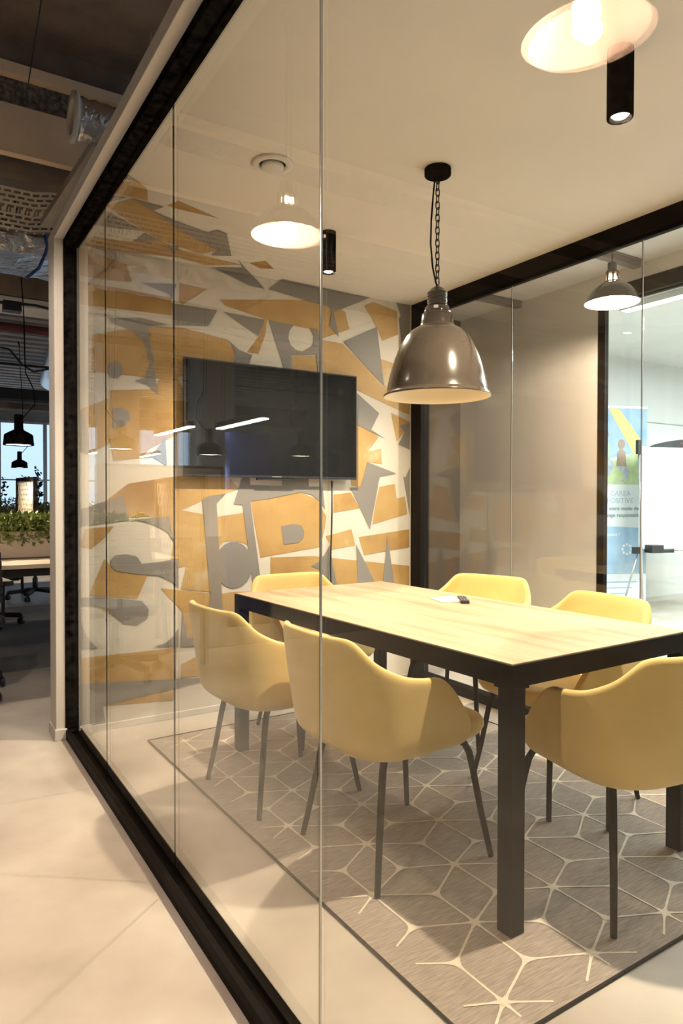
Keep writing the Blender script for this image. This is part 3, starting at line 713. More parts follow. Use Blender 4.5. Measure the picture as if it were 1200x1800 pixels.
def make_chair():
    root = empty('armchair')
    root['category'] = 'chair'
    sh = obj('shell', chair_shell(), 'mustard', root, smooth=True)
    so = sh.modifiers.new('solid', 'SOLIDIFY'); so.thickness = 0.03; so.offset = 0
    sb = sh.modifiers.new('sub', 'SUBSURF'); sb.levels = 2; sb.render_levels = 2
    # seat cushion
    mb = MB()
    rings = []
    n = 40
    for (k, z) in ((0.0, 0.405), (0.80, 0.405), (0.95, 0.412), (1.0, 0.432), (1.0, 0.455), (0.96, 0.472), (0.85, 0.482), (0.5, 0.484), (0.0, 0.48)):
        ring = []
        for i in range(n):
            a = 2 * PI * i / n
            e = 2 / 4.2
            cx = math.copysign(abs(math.cos(a)) ** e, math.cos(a)); sy = math.copysign(abs(math.sin(a)) ** e, math.sin(a))
            x = 0.028 + 0.245 * cx; y = (0.236 - 0.016 * max(0, cx)) * sy
            kk = max(k, 0.02)
            ring.append(mb.bm.verts.new((0.02 + (x - 0.02) * kk, y * kk, z - (0.012 * max(0, cx) ** 3 if z > 0.44 else 0))))
        rings.append(ring)
    for A, B in zip(rings, rings[1:]):
        for i in range(n):
            f = mb.bm.faces.new((A[i], A[(i + 1) % n], B[(i + 1) % n], B[i])); f.smooth = True
    mb.bm.faces.new(rings[0][::-1]); mb.bm.faces.new(rings[-1])
    obj('seat', mb, 'mustard', root, smooth=True)
    fr = MB()
    for sy in (-1, 1):
        fr.tube([(-0.15, sy * 0.13, 0.396), (0, sy * 0.13, 0.396), (0.15, sy * 0.13, 0.396)], 0.010, 8)
    for sx in (-1, 1):
        fr.tube([(sx * 0.13, -0.13, 0.396), (sx * 0.13, 0.13, 0.396)], 0.010, 8)
    obj('seat_frame', fr, 'frame', root)
    for sx in (-1, 1):
        for sy in (-1, 1):
            P = [(sx * 0.23, sy * 0.23, 0.008), (sx * 0.207, sy * 0.207, 0.15), (sx * 0.185, sy * 0.188, 0.30), (sx * 0.176, sy * 0.180, 0.352), (sx * 0.165, sy * 0.17, 0.378), (sx * 0.145, sy * 0.15, 0.392), (sx * 0.12, sy * 0.13, 0.397)]
            obj('leg', MB().tube(P, [0.0095, 0.0105, 0.0115, 0.0118, 0.0115, 0.011, 0.010], 12), 'frame', root)
    return root
CH = [
    ((0.693, 1.905), 0.00, 'mustard armchair at the near long side, closest to the glass wall joint'),
    ((0.595, 2.555), 0.05, 'mustard armchair on the glass side, farther one near the mural'),
    ((1.155, 1.385), PI / 2 - 0.12, 'mustard armchair at the near head of the table, its back to the viewer'),
    ((1.075, 3.09), -PI / 2 + 0.03, 'mustard armchair at the far head of the table, below the television'),
    ((1.665, 2.66), PI + 0.32, 'mustard armchair on the far side, behind the remote control'),
    ((1.535, 1.95), PI - 0.108, 'mustard armchair on the far side, in front of the glass door'),
]
c0 = make_chair()
for i, ((x, y), a, lab) in enumerate(CH):
    c = c0 if i == 0 else copy_tree(c0)
    c.location = (x, y, 0)
    c.rotation_euler = (0, 0, a)
    c['label'] = lab
    c['category'] = 'chair'
    c['group'] = 'mustard armchairs around the meeting table'

# ================================================================== TELEVISION
tv = empty('television', (1.10, YM, 1.64))
tag(tv, 'large black flat television mounted on the mural wall', 'television')
obj('cabinet', MB().box(-0.555, 0.555, -0.055, -0.03, -0.322, 0.322), 'plastic', tv, bevel=0.003)
obj('back_housing', MB().box(-0.35, 0.35, -0.03, -0.004, -0.25, 0.2), 'plastic', tv)
obj('display', MB().box(-0.547, 0.547, -0.0565, -0.054, -0.306, 0.314), 'screen', tv)
obj('logo_strip', MB().box(-0.03, 0.03, -0.0565, -0.0545, -0.317, -0.312), 'silver', tv)
obj('control_bump', MB().box(-0.12, 0.12, -0.05, -0.03, -0.335, -0.322), 'plastic', tv)
tag(obj('television_cable', MB().tube([(1.50, YM - 0.012, 1.31), (1.50, YM - 0.012, 1.1), (1.49, YM - 0.012, 0.8), (1.50, YM - 0.014, 0.45), (1.50, YM - 0.016, 0.05)], 0.005, 8), 'plastic'), 'black cable running down the mural from the television', 'cable')

# ================================================================== MAIN PENDANT
PX, PY = 1.045, 2.109
pl = empty('pendant_lamp', (PX, PY, HC))
tag(pl, 'large glossy grey-brown bell pendant on a chain over the table', 'pendant lamp')
obj('canopy', MB().lathe([(0.0, 0), (0.050, 0), (0.0515, -0.002), (0.0515, -0.026), (0.049, -0.029), (0.02, -0.032), (0.0, -0.033)], 40), 'black', pl)
# chain links down to 2.03
z = HC - 0.032
zt = 2.035
nl = 17
for i in range(nl):
    Lk = (z - zt) / nl
    zc = z - Lk * (i + 0.5)
    hl = Lk * 0.62; hw = 0.0085
    pts = []
    for k in range(16):
        a = 2 * PI * k / 16
        cxx = math.cos(a); s_ = math.sin(a)
        px = hw * math.copysign(abs(cxx) ** 0.5, cxx); pz = hl * math.copysign(abs(s_) ** 0.6, s_)
        pts.append((px, 0, zc - HC + pz) if i % 2 == 0 else (0.15 * px, px, zc - HC + pz))
    obj('chain_link', MB().tube(pts, 0.0021, 6, closed=True), 'black', pl)
obj('power_cord', MB().tube([(-0.008, 0.006, -0.03), (-0.014, 0.010, -0.10), (-0.020, 0.014, -0.20), (-0.022, 0.015, -0.29), (-0.016, 0.010, -0.38), (-0.006, 0.003, -0.44), (0, 0, -0.458)], 0.0034, 8), 'black', pl)
def zz(y):
    return 2.023 - (y - 505) * 0.00222 - HC
def rp(px):
    return px * 0.00222
prof = [(0.004, zz(502)), (rp(4), zz(503)), (rp(9), zz(506)), (rp(14), zz(510)), (rp(16.5), zz(514))]
for k in range(5):
    y0 = 514 + k * 5.2
    prof += [(rp(17.6), zz(y0 + 0.6)), (rp(17.6), zz(y0 + 2.4)), (rp(16.2), zz(y0 + 3.2)), (rp(16.2), zz(y0 + 4.8))]
prof += [(rp(20.5), zz(540)), (rp(21.5), zz(541)), (rp(22.0), zz(546)), (rp(23.2), zz(547)), (rp(23.2), zz(550)), (rp(22.6), zz(551)), (rp(26), zz(552)), (rp(27), zz(553)), (rp(28.5), zz(566)), (rp(30.0), zz(571)), (rp(30.5), zz(574))]
prof += [(rp(37), zz(577)), (rp(47), zz(583)), (rp(56), zz(593)), (rp(63.5), zz(606)), (rp(69.5), zz(618)), (rp(75), zz(632)), (rp(80), zz(648)), (rp(83.8), zz(662)), (rp(86.8), zz(677)), (rp(88.5), zz(688)), (rp(90.5), zz(692)), (rp(93.5), zz(694)), (rp(94.3), zz(696)), (rp(93.6), zz(697.5))]
obj('shade', MB().lathe(prof, 72), 'lamp', pl)
inn = [(rp(93.6), zz(697.5)), (rp(90), zz(695)), (rp(86), zz(686)), (rp(80), zz(662)), (rp(71), zz(634)), (rp(59), zz(608)), (rp(43), zz(587)), (rp(30), zz(579)), (0.003, zz(577))]
obj('shade_lining', MB().lathe(inn, 72, ), 'cream', pl)
obj('socket', MB().lathe([(0.003, zz(578)), (0.024, zz(579)), (0.026, zz(600)), (0.020, zz(603)), (0.003, zz(604))], 24), 'black', pl)
lb = MB()
for k in range(6):
    a0 = PI + 0.62 + k * 0.055; a1 = a0 + 0.055
    r_ = rp(23.6)
    lb.poly([(r_ * math.cos(a0), r_ * math.sin(a0), zz(546.8)), (r_ * math.cos(a1), r_ * math.sin(a1), zz(546.8)), (r_ * math.cos(a1), r_ * math.sin(a1), zz(541.8)), (r_ * math.cos(a0), r_ * math.sin(a0), zz(541.8))])
o = obj('maker_label', lb, 'paper', pl, recalc=False)
so = o.modifiers.new('solid', 'SOLIDIFY'); so.thickness = 0.0006

# ================================================================== CEILING SPOTS AND VENT
def ceiling_spot(x, y, label):
    s = empty('ceiling_spot', (x, y, HC))
    tag(s, label, 'spotlight', 'black cylinder spotlights on the meeting room ceiling')
    obj('housing', MB().lathe([(0.0, 0), (0.0365, 0), (0.0365, -0.192), (0.0355, -0.195), (0.030, -0.195), (0.028, -0.175), (0.0, -0.175)], 40), 'black', s)
    obj('lens', MB().lathe([(0.0, -0.176), (0.020, -0.177), (0.026, -0.182), (0.018, -0.190), (0.0, -0.192)], 32), 'led', s)
    L = light('spot_beam', 'SPOT', (0, 0, -0.2), SPOT_W, WARM, 0.028, angle=2.42, blend=0.45)
    L.parent = s
    return s
ceiling_spot(1.012, 2.885, 'black cylinder ceiling spotlight nearer the mural wall')
ceiling_spot(1.030, 1.280, 'black cylinder ceiling spotlight nearest the viewer, at the top right')
vt = empty('ceiling_vent', (0.481, 2.414, HC))
tag(vt, 'round cream disc valve air vent in the ceiling', 'air vent')
obj('rim', MB().lathe([(0.052, 0.0), (0.079, 0.0), (0.081, -0.004), (0.076, -0.010), (0.060, -0.013), (0.053, -0.010), (0.050, 0.0)], 56), 'ceil', vt)
obj('disc', MB().lathe([(0.0, -0.004), (0.040, -0.004), (0.044, -0.012), (0.042, -0.020), (0.036, -0.023), (0.0, -0.024)], 56), 'ceil', vt)
obj('throat', MB().lathe([(0.0, -0.0015), (0.052, -0.0015), (0.052, -0.0005), (0.0, -0.0005)], 40), 'frame', vt)

# ================================================================== SMALL PENDANTS OF THE CORRIDORS
def small_pendant(top, power=1.0):
    s = empty('dome_pendant')
    R0 = 0.162
    pf = [(0.006, 0.245), (0.026, 0.243), (0.028, 0.238), (0.028, 0.198), (0.034, 0.192), (0.040, 0.186), (0.040, 0.183)]
    obj('cap', MB().lathe([(0.003, 0.252)] + pf, 40), 'lamp', s)
    mb = MB()
    for k in range(8):
        a = 2 * PI * k / 8
        mb.bar((0.039 * math.cos(a), 0.039 * math.sin(a), 0.185), (0.043 * math.cos(a), 0.043 * math.sin(a), 0.128), 0.012, 0.003)
    obj('slotted_collar', mb, 'lamp', s)
    sh = obj('shade', MB().lathe([(0.044, 0.130), (0.052, 0.128), (0.053, 0.120), (0.062, 0.118), (0.085, 0.108), (0.110, 0.088), (0.133, 0.060), (0.148, 0.032), (0.156, 0.010), (R0 - 0.001, 0.004), (R0, 0.0), (R0 - 0.003, -0.002)], 64), 'lamp', s)
    obj('shade_lining', MB().lathe([(R0 - 0.003, -0.001), (0.153, 0.010), (0.144, 0.032), (0.129, 0.059), (0.107, 0.085), (0.083, 0.104), (0.060, 0.114), (0.044, 0.120)], 64), 'peach', s)
    mb = MB()
    mb.lathe([(0.003, 0.03), (0.018, 0.034), (0.028, 0.048), (0.030, 0.066), (0.022, 0.090), (0.020, 0.105), (0.022, 0.13), (0.022, 0.168)], 24)
    obj('bulb', mb, 'bulb', s)
    obj('bulb_holder', MB().lathe([(0.003, 0.186), (0.024, 0.185), (0.024, 0.168), (0.003, 0.166)], 20), 'cream', s)
    obj('suspension_rod', MB().tube([(0, 0, 0.25), (0, 0, top)], 0.004, 8), 'lamp', s)
    L = light('lamp_glow', 'POINT', (0, 0, 0.018), LAMP_W * power, (1.0, 0.84, 0.68), 0.03)
    L.parent = s
    return s
ZP = 2.40
d = small_pendant(3.75 - ZP)
d.location = (-0.805, 2.83, ZP)
tag(d, 'slotted dome pendant mirrored above the television', 'pendant lamp', 'slotted dome pendants outside the meeting room')
d2 = copy_tree(d)
d2.location = (-0.82, 1.195, ZP - 0.012)
d2.rotation_euler = (0.0, 0.10, 0)
tag(d2, 'slotted dome pendant nearest the viewer, mirrored at the top right', 'pendant lamp')
d3 = small_pendant(2.84 - ZP, 2.0)
d3.location = (2.94, 2.735, ZP)
tag(d3, 'slotted dome pendant hanging in the far corridor before the glass door', 'pendant lamp', 'slotted dome pendants outside the meeting room')
for c in ((3.02, 3.66, 4.13, 'grey ceiling rail of the far corridor left of the small pendant'), (3.05, 3.55, 2.99, 'grey ceiling rail right above the small corridor pendant')):
    tag(obj('ceiling_rail', MB().box(c[0] - 0.35, c[1], c[2] - 0.03, c[2] + 0.03, 2.79, 2.835).box(c[0] - 0.35, c[1], c[2] - 0.045, c[2] - 0.03, 2.83, 2.836), 'trackl', bevel=0.002), c[3], 'rail', 'ceiling rails in the far corridor')

# ================================================================== BRIGHT ROOM: FLIPCHART, BANNER
light('room_fill', 'AREA', (6.0, 1.6, 2.72), FAR_W, (0.90, 0.96, 1.0), 3.0, (0, 0, 0), sy=3.0)  # unseen area lamp added under the ceiling to brighten this room
fc = empty('flipchart', (6.13, 4.16, 0), -0.30)
tag(fc, 'white flipchart board on silver legs in the bright room', 'flipchart')
obj('board', MB().box(-0.62, 0.62, -0.012, 0.012, 0.70, 1.74), 'board', fc, bevel=0.002)
mb = MB()
arc = []
for k in range(13):
    t = k / 12
    arc.append((-0.52 + 1.04 * t, -0.02, 1.735 + 0.085 * math.sin(PI * t) ** 0.8))
pts = arc + [(x, y, 1.735) for (x, y, z) in reversed(arc[1:-1])]
obj('clamp_arch', mb.prism(pts, (0, 0.03, 0)), 'plastic', fc)
obj('maker_plate', MB().box(-0.16, -0.09, -0.024, -0.02, 1.765, 1.785), 'redpipe', fc)
obj('pen_tray', MB().box(-0.56, 0.56, -0.10, -0.012, 0.665, 0.70).box(-0.56, -0.42, -0.12, -0.0, 0.665, 0.745).box(0.42, 0.56, -0.12, -0.0, 0.665, 0.745), 'plastic', fc, bevel=0.004)
for k in range(2):
    obj('marker_pen', MB().tube([(-0.30, -0.122 - 0.002 * k, 0.675 + 0.022 * k), (-0.14, -0.122 - 0.002 * k, 0.675 + 0.022 * k)], 0.008, 8), 'paper', fc)
obj('upper_clip', MB().box(-0.66, -0.62, -0.03, 0.01, 1.66, 1.80), 'plastic', fc)
obj('lower_clip', MB().box(-0.69, -0.60, -0.03, 0.02, 0.655, 0.72), 'plastic', fc)
for (a, b) in (((-0.635, 0.0, 1.78), (-0.66, -0.12, 0.02)), ((0.635, 0.0, 1.78), (0.66, -0.12, 0.02)), ((-0.60, 0.03, 0.7), (-0.72, 0.14, 0.02))):
    obj('leg', MB().tube([a, b], 0.011, 10), 'silver', fc)
for (x, z, s) in ((-0.40, 1.50, 0.05), (-0.1, 1.12, 0.04), (-0.04, 0.95, 0.05)):
    obj('pen_mark', MB().box(x, x + s, -0.0135, -0.012, z, z + 0.004), 'inkb', fc)

bn = empty('roller_banner', (5.49, 4.66, 0), -0.40)
tag(bn, 'tall roll-up banner printed with a park photo and blue panel', 'banner')
BW = 0.42
obj('printed_sheet', MB().box(-BW, BW, -0.002, 0.002, 0.08, 2.16), 'banner', bn)
def flat(name, pts, m, dpt=0.0035):
    return obj(name, MB().prism([(x, -dpt, z) for x, z in pts], (0, 0.001, 0)), m, bn, tri=True)
flat('sky_print', [(-BW, 1.55), (BW, 1.72), (BW, 2.16), (-BW, 2.16)], 'bsky', 0.0032)
flat('meadow_print', [(-BW, 1.36), (BW, 1.36), (BW, 1.76), (0.1, 1.62), (-BW, 1.56)], 'bgreen', 0.0034)
flat('slide_print', [(-0.02, 2.15), (0.10, 2.15), (0.36, 1.82), (0.36, 1.62), (0.28, 1.66)], 'byell', 0.0044)
flat('blue_panel', [(-BW, 0.42), (BW, 0.42), (BW, 0.90), (-BW, 0.94)], 'bblue', 0.0036)
def figure(x, z, s, shirt):
    c = [(x + 0.035 * s * math.cos(2 * PI * k / 12), z + 0.20 * s + 0.045 * s * math.sin(2 * PI * k / 12)) for k in range(12)]
    flat('figure_hair', c + [(x + 0.02 * s, z + 0.05 * s)][:0], 'bskin', 0.0052)
    flat('figure_body', [(x - 0.05 * s, z), (x + 0.05 * s, z), (x + 0.04 * s, z + 0.13 * s), (x, z + 0.16 * s), (x - 0.04 * s, z + 0.13 * s)], shirt, 0.0050)
    flat('figure_leg', [(x - 0.05 * s, z), (x + 0.06 * s, z), (x + 0.08 * s, z - 0.06 * s), (x + 0.03 * s, z - 0.14 * s), (x, z - 0.14 * s), (x + 0.02 * s, z - 0.07 * s)], 'bjean', 0.0050)
figure(-0.06, 1.62, 1.3, 'bshirt')
figure(0.13, 1.55, 1.15, 'bskin')
obj('base_cassette', MB().box(-BW - 0.01, BW + 0.01, -0.07, 0.07, 0, 0.08), 'plastic', bn, bevel=0.004)
obj('top_rail', MB().box(-BW, BW, -0.01, 0.01, 2.155, 2.175), 'silver', bn)
text('banner_title', 'CAREA', 0.075, (0.12, -0.004, 1.24), (PI / 2, 0, 0), 'inkb', bn, 'CENTER')
text('banner_title', 'POSITIVE', 0.075, (0.12, -0.004, 1.165), (PI / 2, 0, 0), 'inkb', bn, 'CENTER')
text('banner_text', 'votre mode de', 0.056, (0.16, -0.004, 1.09), (PI / 2, 0, 0), 'ink', bn, 'CENTER')
text('banner_text', 'voyage responsable', 0.056, (0.13, -0.004, 1.02), (PI / 2, 0, 0), 'ink', bn, 'CENTER')
text('banner_text', 'moment ?', 0.05, (0.02, -0.004, 0.82), (PI / 2, 0, 0), 'inkw', bn, 'CENTER')
mb = MB()
for k in range(3):
    mb.box(-0.2, 0.32 - 0.06 * k, -0.0045, -0.004, 0.33 - k * 0.06, 0.342 - k * 0.06)
obj('fine_print', mb, 'inkb', bn)
mb = MB()
for k in range(8):
    a = 2 * PI * k / 8
    mb.box(0.20 + 0.05 * math.cos(a) - 0.012, 0.20 + 0.05 * math.cos(a) + 0.012, -0.0048, -0.004, 0.68 + 0.05 * math.sin(a) - 0.012, 0.68 + 0.05 * math.sin(a) + 0.012)
obj('flower_print', mb, 'inkw', bn)

# ================================================================== OFFICE: LAMPS, DESK ROWS, PLANTS, CHAIRS
def office_lamp():
    s = empty('funnel_pendant')
    s['category'] = 'pendant lamp'
    obj('shade', MB().lathe([(0.003, 0.245), (0.030, 0.243), (0.031, 0.24), (0.033, 0.125), (0.045, 0.118), (0.070, 0.105), (0.100, 0.087), (0.106, 0.078), (0.110, 0.03), (0.1135, 0.004), (0.111, 0.0), (0.104, 0.03), (0.10, 0.072), (0.05, 0.1), (0.003, 0.11)], 48), 'black', s)
    obj('diffuser', MB().lathe([(0.003, 0.012), (0.106, 0.010), (0.106, 0.008), (0.003, 0.006)], 40), 'warmlens', s)
    L = light('funnel_glow', 'SPOT', (0, 0, -0.005), 26, (1.0, 0.84, 0.62), 0.06, angle=2.5, blend=0.6)
    L.parent = s
    return s
L0 = office_lamp()
first = True
lamps = [((0.02, 6.0, 1.62), 'black funnel pendant nearest over the desk at the left edge'),
         ((-0.86, 6.0, 1.62), 'black funnel pendant mirrored left of the television'),
         ((-1.66, 6.02, 1.60), 'black funnel pendant mirrored in the television area'),
         ((0.46, 15.5, 1.62), 'smallest black funnel pendant before the far window'),
         ((0.66, 11.2, 1.66), 'small black funnel pendant with vine leaves around it'),
         ((-2.6, 6.0, 1.62), 'black funnel pendant farthest left over the desk row')]
for (p, lab) in lamps:
    s = L0 if first else copy_tree(L0)
    first = False
    s.location = p
    s['label'] = lab
    s['category'] = 'pendant lamp'
    s['group'] = 'black funnel pendants over the office desks'
    x, y, z = p
    top = 3.55 - z
    c = []
    for k in range(15):
        t = k / 14
        zz_ = 0.21 + (top - 0.21) * t
        sw = 0.10 * math.exp(-((t - 0.10) / 0.07) ** 2) + 0.02 * math.sin(5 * t)
        c.append((0.028 + sw if k else 0.025, 0, zz_))
    c[-1] = (-0.02, 0, top)
    obj('power_cord', MB().tube(c, 0.0045, 6), 'black', s)

def linear_lamp(p, rz, label, L=1.2):
    s = empty('linear_lamp', p, rz)
    tag(s, label, 'light', 'slim linear office lamps seen in the glass reflection')
    obj('housing', MB().box(-L / 2, L / 2, -0.03, 0.03, 0.0, 0.05), 'black', s, bevel=0.004)
    obj('diffuser', MB().box(-L / 2 + 0.01, L / 2 - 0.01, -0.026, 0.026, -0.012, 0.0), 'tube', s, bevel=0.004)
    obj('suspension_wire', MB().tube([(-L / 2 + 0.1, 0, 0.05), (-L / 2 + 0.1, 0, (2.90 if p[1] < 6 else 3.5) - p[2])], 0.002, 5).tube([(L / 2 - 0.1, 0, 0.05), (L / 2 - 0.1, 0, (2.90 if p[1] < 6 else 3.5) - p[2])], 0.002, 5), 'black', s)
    return s
linear_lamp((-1.78, 5.6, 1.86), PI / 2 + 0.0, 'slim lit linear lamp mirrored right in the television screen area', 1.0)
linear_lamp((-1.78, 7.43, 1.95), PI / 2 + 0.0, 'slim lit linear lamp mirrored across the pane joint', 1.2)
linear_lamp((-1.78, 10.9, 1.93), PI / 2, 'small lit linear lamp deep in the mirrored office', 1.2)
linear_lamp((-3.0, 12.5, 2.0), PI / 2, 'lit linear lamp far back in the mirrored office', 1.2)

def desk_row(y, x0, x1, label):
    dk = empty('bench_desk', ((x0 + x1) / 2, y, 0))
    tag(dk, label, 'desk', 'long pale bench desks in the open office')
    hw = (x1 - x0) / 2
    obj('desktop', MB().box(-hw, hw, -0.78, 0.78, 0.715, 0.745), 'desk', dk, bevel=0.003)
    obj('apron', MB().box(-hw + 0.05, hw - 0.05, -0.70, 0.70, 0.655, 0.715), 'plastic', dk)
    for x in (-hw + 0.08, 0.38, hw - 0.08):
        for s in (-1, 1):
            obj('leg', MB().tube([(x, s * 0.55, 0.66), (x + 0.0, s * 0.70, 0.005)], 0.018, 8), 'plastic', dk)
    return dk
desk_row(5.95, -1.10, 1.45, 'long pale bench desk nearest, carrying the planters')
desk_row(10.2, -2.2, 2.4, 'long pale bench desk of the second row')
desk_row(14.0, -2.0, 3.0, 'long pale bench desk of the third row near the windows')

def leaf(mb, p, s, m=0):
    d = Vector((random.gauss(0, 1), random.gauss(0, 1), random.gauss(0.3, 0.8))).normalized()
    u = d.cross(Vector((random.random(), random.random(), random.random()))).normalized()
    n = d.cross(u)
    p = Vector(p)
    mb.poly([p, p + d * s * 0.5 + u * s * 0.32 + n * s * 0.08, p + d * s, p + d * s * 0.5 - u * s * 0.32 + n * s * 0.08], m)
def planter(x0, x1, y, zb, label, vines=0, n=1500, hgt=0.17):
    s = empty('planter_box', ((x0 + x1) / 2, y, zb))
    tag(s, label, 'planter', 'planter boxes standing along the desk rows')
    hw = (x1 - x0) / 2
    mb = MB()
    mb.box(-hw, hw, -0.12, -0.105, 0, 0.205).box(-hw, hw, 0.105, 0.12, 0, 0.205).box(-hw, -hw + 0.015, -0.105, 0.105, 0, 0.205).box(hw - 0.015, hw, -0.105, 0.105, 0, 0.205).box(-hw, hw, -0.12, 0.12, 0, 0.01)
    obj('box', mb, 'planter', s, bevel=0.002)
    obj('soil', MB().box(-hw + 0.015, hw - 0.015, -0.105, 0.105, 0.01, 0.17), 'frame', s)
    mb = MB()
    for _ in range(int(n * hw)):
        x = random.uniform(-hw, hw)
        hump = hgt * (0.85 + 0.15 * math.sin(x * 9 + y) * math.cos(x * 4.1))
        yy = random.gauss(0, 0.07)
        z = 0.19 + random.uniform(-0.02, 1) * hump * (1 - (yy / 0.22) ** 2)
        if random.random() < 0.12:
            z = random.uniform(0.12, 0.2); yy = random.choice((-1, 1)) * random.uniform(0.12, 0.15)
        leaf(mb, (x, yy, z), random.uniform(0.028, 0.055))
    tag(obj('foliage', mb, 'leafd', s, recalc=False), None, None, None, 'stuff')
    for k in range(vines):
        x = -hw + (k + 0.5) * 2 * hw / vines + random.uniform(-0.1, 0.1)
        H = random.uniform(0.45, 0.85)
        mb = MB()
        pts = [(x + 0.03 * math.sin(5 * t + k), 0.02 * math.cos(4 * t), 0.18 + H * t) for t in [i / 10 for i in range(11)]]
        mb.tube(pts, 0.006, 5)
        for q in pts:
            for _ in range(5):
                leaf(mb, (q[0] + random.gauss(0, 0.015), q[1] + random.gauss(0, 0.015), q[2] + random.gauss(0, 0.03)), random.uniform(0.045, 0.085))
        obj('vine', mb, 'vine', s, recalc=False)
    return s
planter(-0.32, 1.1, 5.83, 0.745, 'pale planter box with dense green plants on the nearest desk at left', n=8500)
planter(-1.02, -0.46, 5.83, 0.745, 'shorter pale planter box mirrored beside the black frame', n=8500)
planter(-0.4, 1.8, 10.2, 0.745, 'planter box with tall climbing vines on the second desk row', vines=8, n=2600, hgt=0.30)
planter(-2.1, -0.9, 10.2, 0.745, 'planter box with vines mirrored behind the pane', vines=4, n=2400, hgt=0.30)
planter(-0.5, 2.2, 14.0, 0.745, 'planter box with vines on the third desk row', vines=8, n=700, hgt=0.30)

def screen(p, rz, Wd, z0, z1, label, strings=26, fm_mat='wood', foot=None):
    s = empty('cord_screen', p, rz)
    tag(s, label, 'screen', 'cord-strung wooden divider screens on the desks')
    h = Wd / 2
    fm = MB().box(-h, h, -0.015, 0.015, z1 - 0.03, z1).box(-h, h, -0.015, 0.015, z0, z0 + 0.03).box(-h, -h + 0.03, -0.015, 0.015, z0 if foot is None else foot, z1).box(h - 0.03, h, -0.015, 0.015, z0 if foot is None else foot, z1)
    obj('frame', fm, fm_mat, s)
    mb = MB()
    for k in range(strings):
        t = -h + 0.04 + (2 * h - 0.08) * k / (strings - 1)
        for sg in (1, -1):
            t2 = max(-h + 0.03, min(h - 0.03, t + sg * 0.22))
            f = (t2 - t) / (sg * 0.22)
            mb.tube([(t, sg * 0.006, z1 - 0.03), (t2, sg * 0.006, z1 - 0.03 + (z0 - z1 + 0.06) * f)], 0.0026, 5)
    obj('cords', mb, 'string', s)
    return s
screen((-1.125, 5.30, 0.0), PI / 2, 1.12, 0.50, 1.375, 'large cord-strung wooden screen mirrored in the middle pane', 26, 'wood', 0.005)
screen((0.13, 6.42, 0.0), PI / 2 + 0.16, 0.50, 0.746, 1.38, 'small dark-framed cord-strung screen rising behind the planter at left', 14, 'black')
screen((-0.62, 6.42, 0.0), PI / 2, 0.5, 0.746, 1.33, 'small cord-strung wooden screen mirrored by the planter', 14)
tag(obj('storage_cabinet', MB().box(-2.2, -0.95, 7.0, 7.4, 0.005, 1.55, 0).box(-2.17, -0.98, 6.99, 7.0, 0.8, 1.52, 1), ['wood', 'planter'], bevel=0.003), 'tall wooden cabinet mirrored behind the cord screen', 'cabinet')
tag(obj('storage_cabinet', MB().box(-0.72, -0.40, 8.75, 9.1, 0.0, 1.62), 'wood', bevel=0.003), 'narrow wooden cabinet mirrored near the black frame', 'cabinet')
tag(obj('acoustic_panel', MB().box(-2.27, -1.83, 6.0, 6.06, 0.005, 1.82), 'bluepipe', bevel=0.003), 'dark blue standing panel mirrored in the television', 'panel')

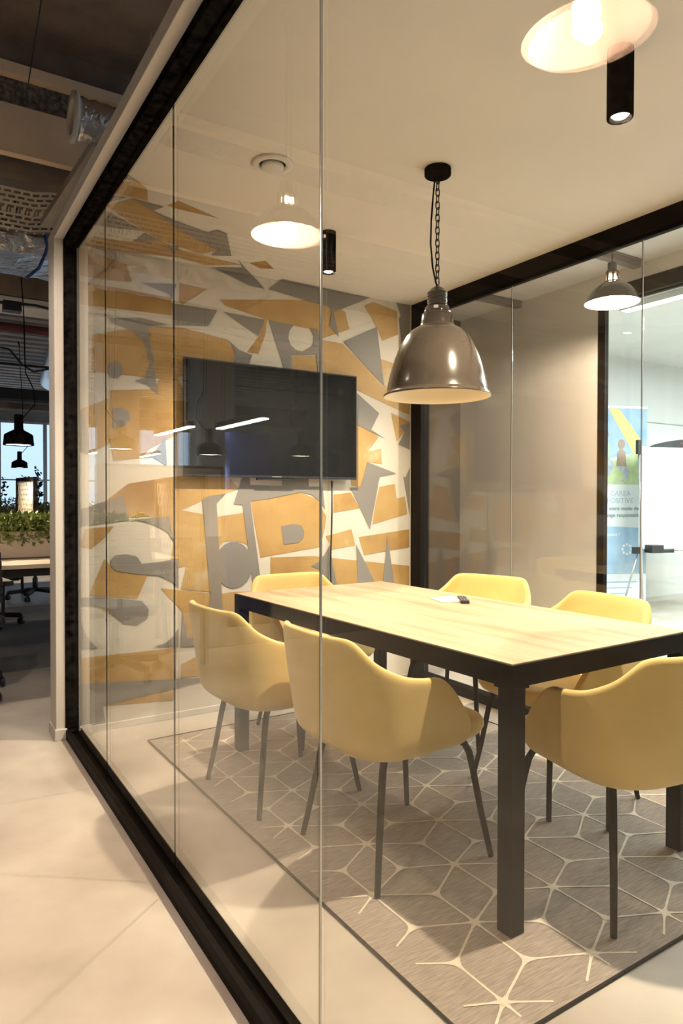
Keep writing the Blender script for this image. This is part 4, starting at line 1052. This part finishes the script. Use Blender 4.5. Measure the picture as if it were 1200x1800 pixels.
def office_chair():
    s = empty('office_chair')
    s['category'] = 'chair'
    b = MB()
    for k in range(5):
        a = 2 * PI * k / 5
        b.bar((0.02 * math.cos(a), 0.02 * math.sin(a), 0.115), (0.30 * math.cos(a), 0.30 * math.sin(a), 0.085), 0.035, 0.045)
    obj('star_base', b, 'plastic', s, bevel=0.005)
    for k in range(5):
        a = 2 * PI * k / 5
        c = Vector((0.30 * math.cos(a), 0.30 * math.sin(a), 0.031))
        m = Matrix.Translation(c) @ Matrix.Rotation(a + 0.8, 4, 'Z') @ Matrix.Rotation(PI / 2, 4, 'X')
        obj('caster', MB().lathe([(0.003, -0.026), (0.026, -0.026), (0.030, -0.02), (0.030, -0.005), (0.02, -0.003), (0.02, 0.003), (0.030, 0.005), (0.030, 0.02), (0.026, 0.026), (0.003, 0.026)], 20, mtx=m).box(c.x - 0.01, c.x + 0.01, c.y - 0.01, c.y + 0.01, 0.045, 0.09), 'plastic', s)
    obj('gas_column', MB().lathe([(0.03, 0.09), (0.03, 0.25), (0.018, 0.26), (0.018, 0.41)], 20, caps=True), 'plastic', s)
    obj('seat', MB().box(-0.24, 0.24, -0.24, 0.24, 0.43, 0.50), 'plastic', s, bevel=0.03)
    obj('mechanism', MB().box(-0.12, 0.12, -0.08, 0.08, 0.39, 0.43), 'plastic', s, bevel=0.01)
    bk = MB()
    n = 9
    for i in range(n):
        z0 = 0.58 + i * 0.05
        bk.box(-0.27 - 0.03 * math.sin(i / (n - 1) * PI), -0.235 - 0.03 * math.sin(i / (n - 1) * PI), -0.21 + 0.003 * i, 0.21 - 0.003 * i, z0, z0 + 0.052)
    obj('backrest', bk, 'plastic', s, bevel=0.008)
    obj('back_support', MB().tube([(-0.08, 0, 0.41), (-0.26, 0, 0.42), (-0.30, 0, 0.52), (-0.30, 0, 0.75)], 0.018, 8), 'plastic', s)
    for sy in (-1, 1):
        obj('armrest', MB().tube([(0.0, sy * 0.2, 0.43), (0.0, sy * 0.28, 0.46), (0.0, sy * 0.28, 0.66)], 0.012, 8).box(-0.12, 0.12, sy * 0.28 - 0.03, sy * 0.28 + 0.03, 0.66, 0.69), 'plastic', s, bevel=0.004)
    return s
oc = office_chair()
for i, (x, y, a, lab) in enumerate([(-0.12, 7.22, -PI / 2 + 0.28, 'black office chair behind the nearest desk, its wheel at the left edge'),
                                    (0.55, 8.95, PI / 2 + 0.2, 'black five-star office chair at the second desk row'),
                                    (-0.3, 8.05, PI / 2 - 0.2, 'black office chair at the second desk row, partly hidden'),
                                    (-0.50, 4.72, PI / 2 + 0.15, 'black office chair mirrored in front of the nearest desk')]):
    c = oc if i == 0 else copy_tree(oc)
    c.location = (x, y, 0.0045)
    c.rotation_euler = (0, 0, a)
    c['label'] = lab
    c['category'] = 'chair'
    c['group'] = 'black swivel chairs at the office desks'
tag(obj('office_mat', MB().box(-6, 3.5, 5.25, 8.4, 0, 0.004), 'greywall'), 'dark grey carpet area under the office desks', 'carpet')
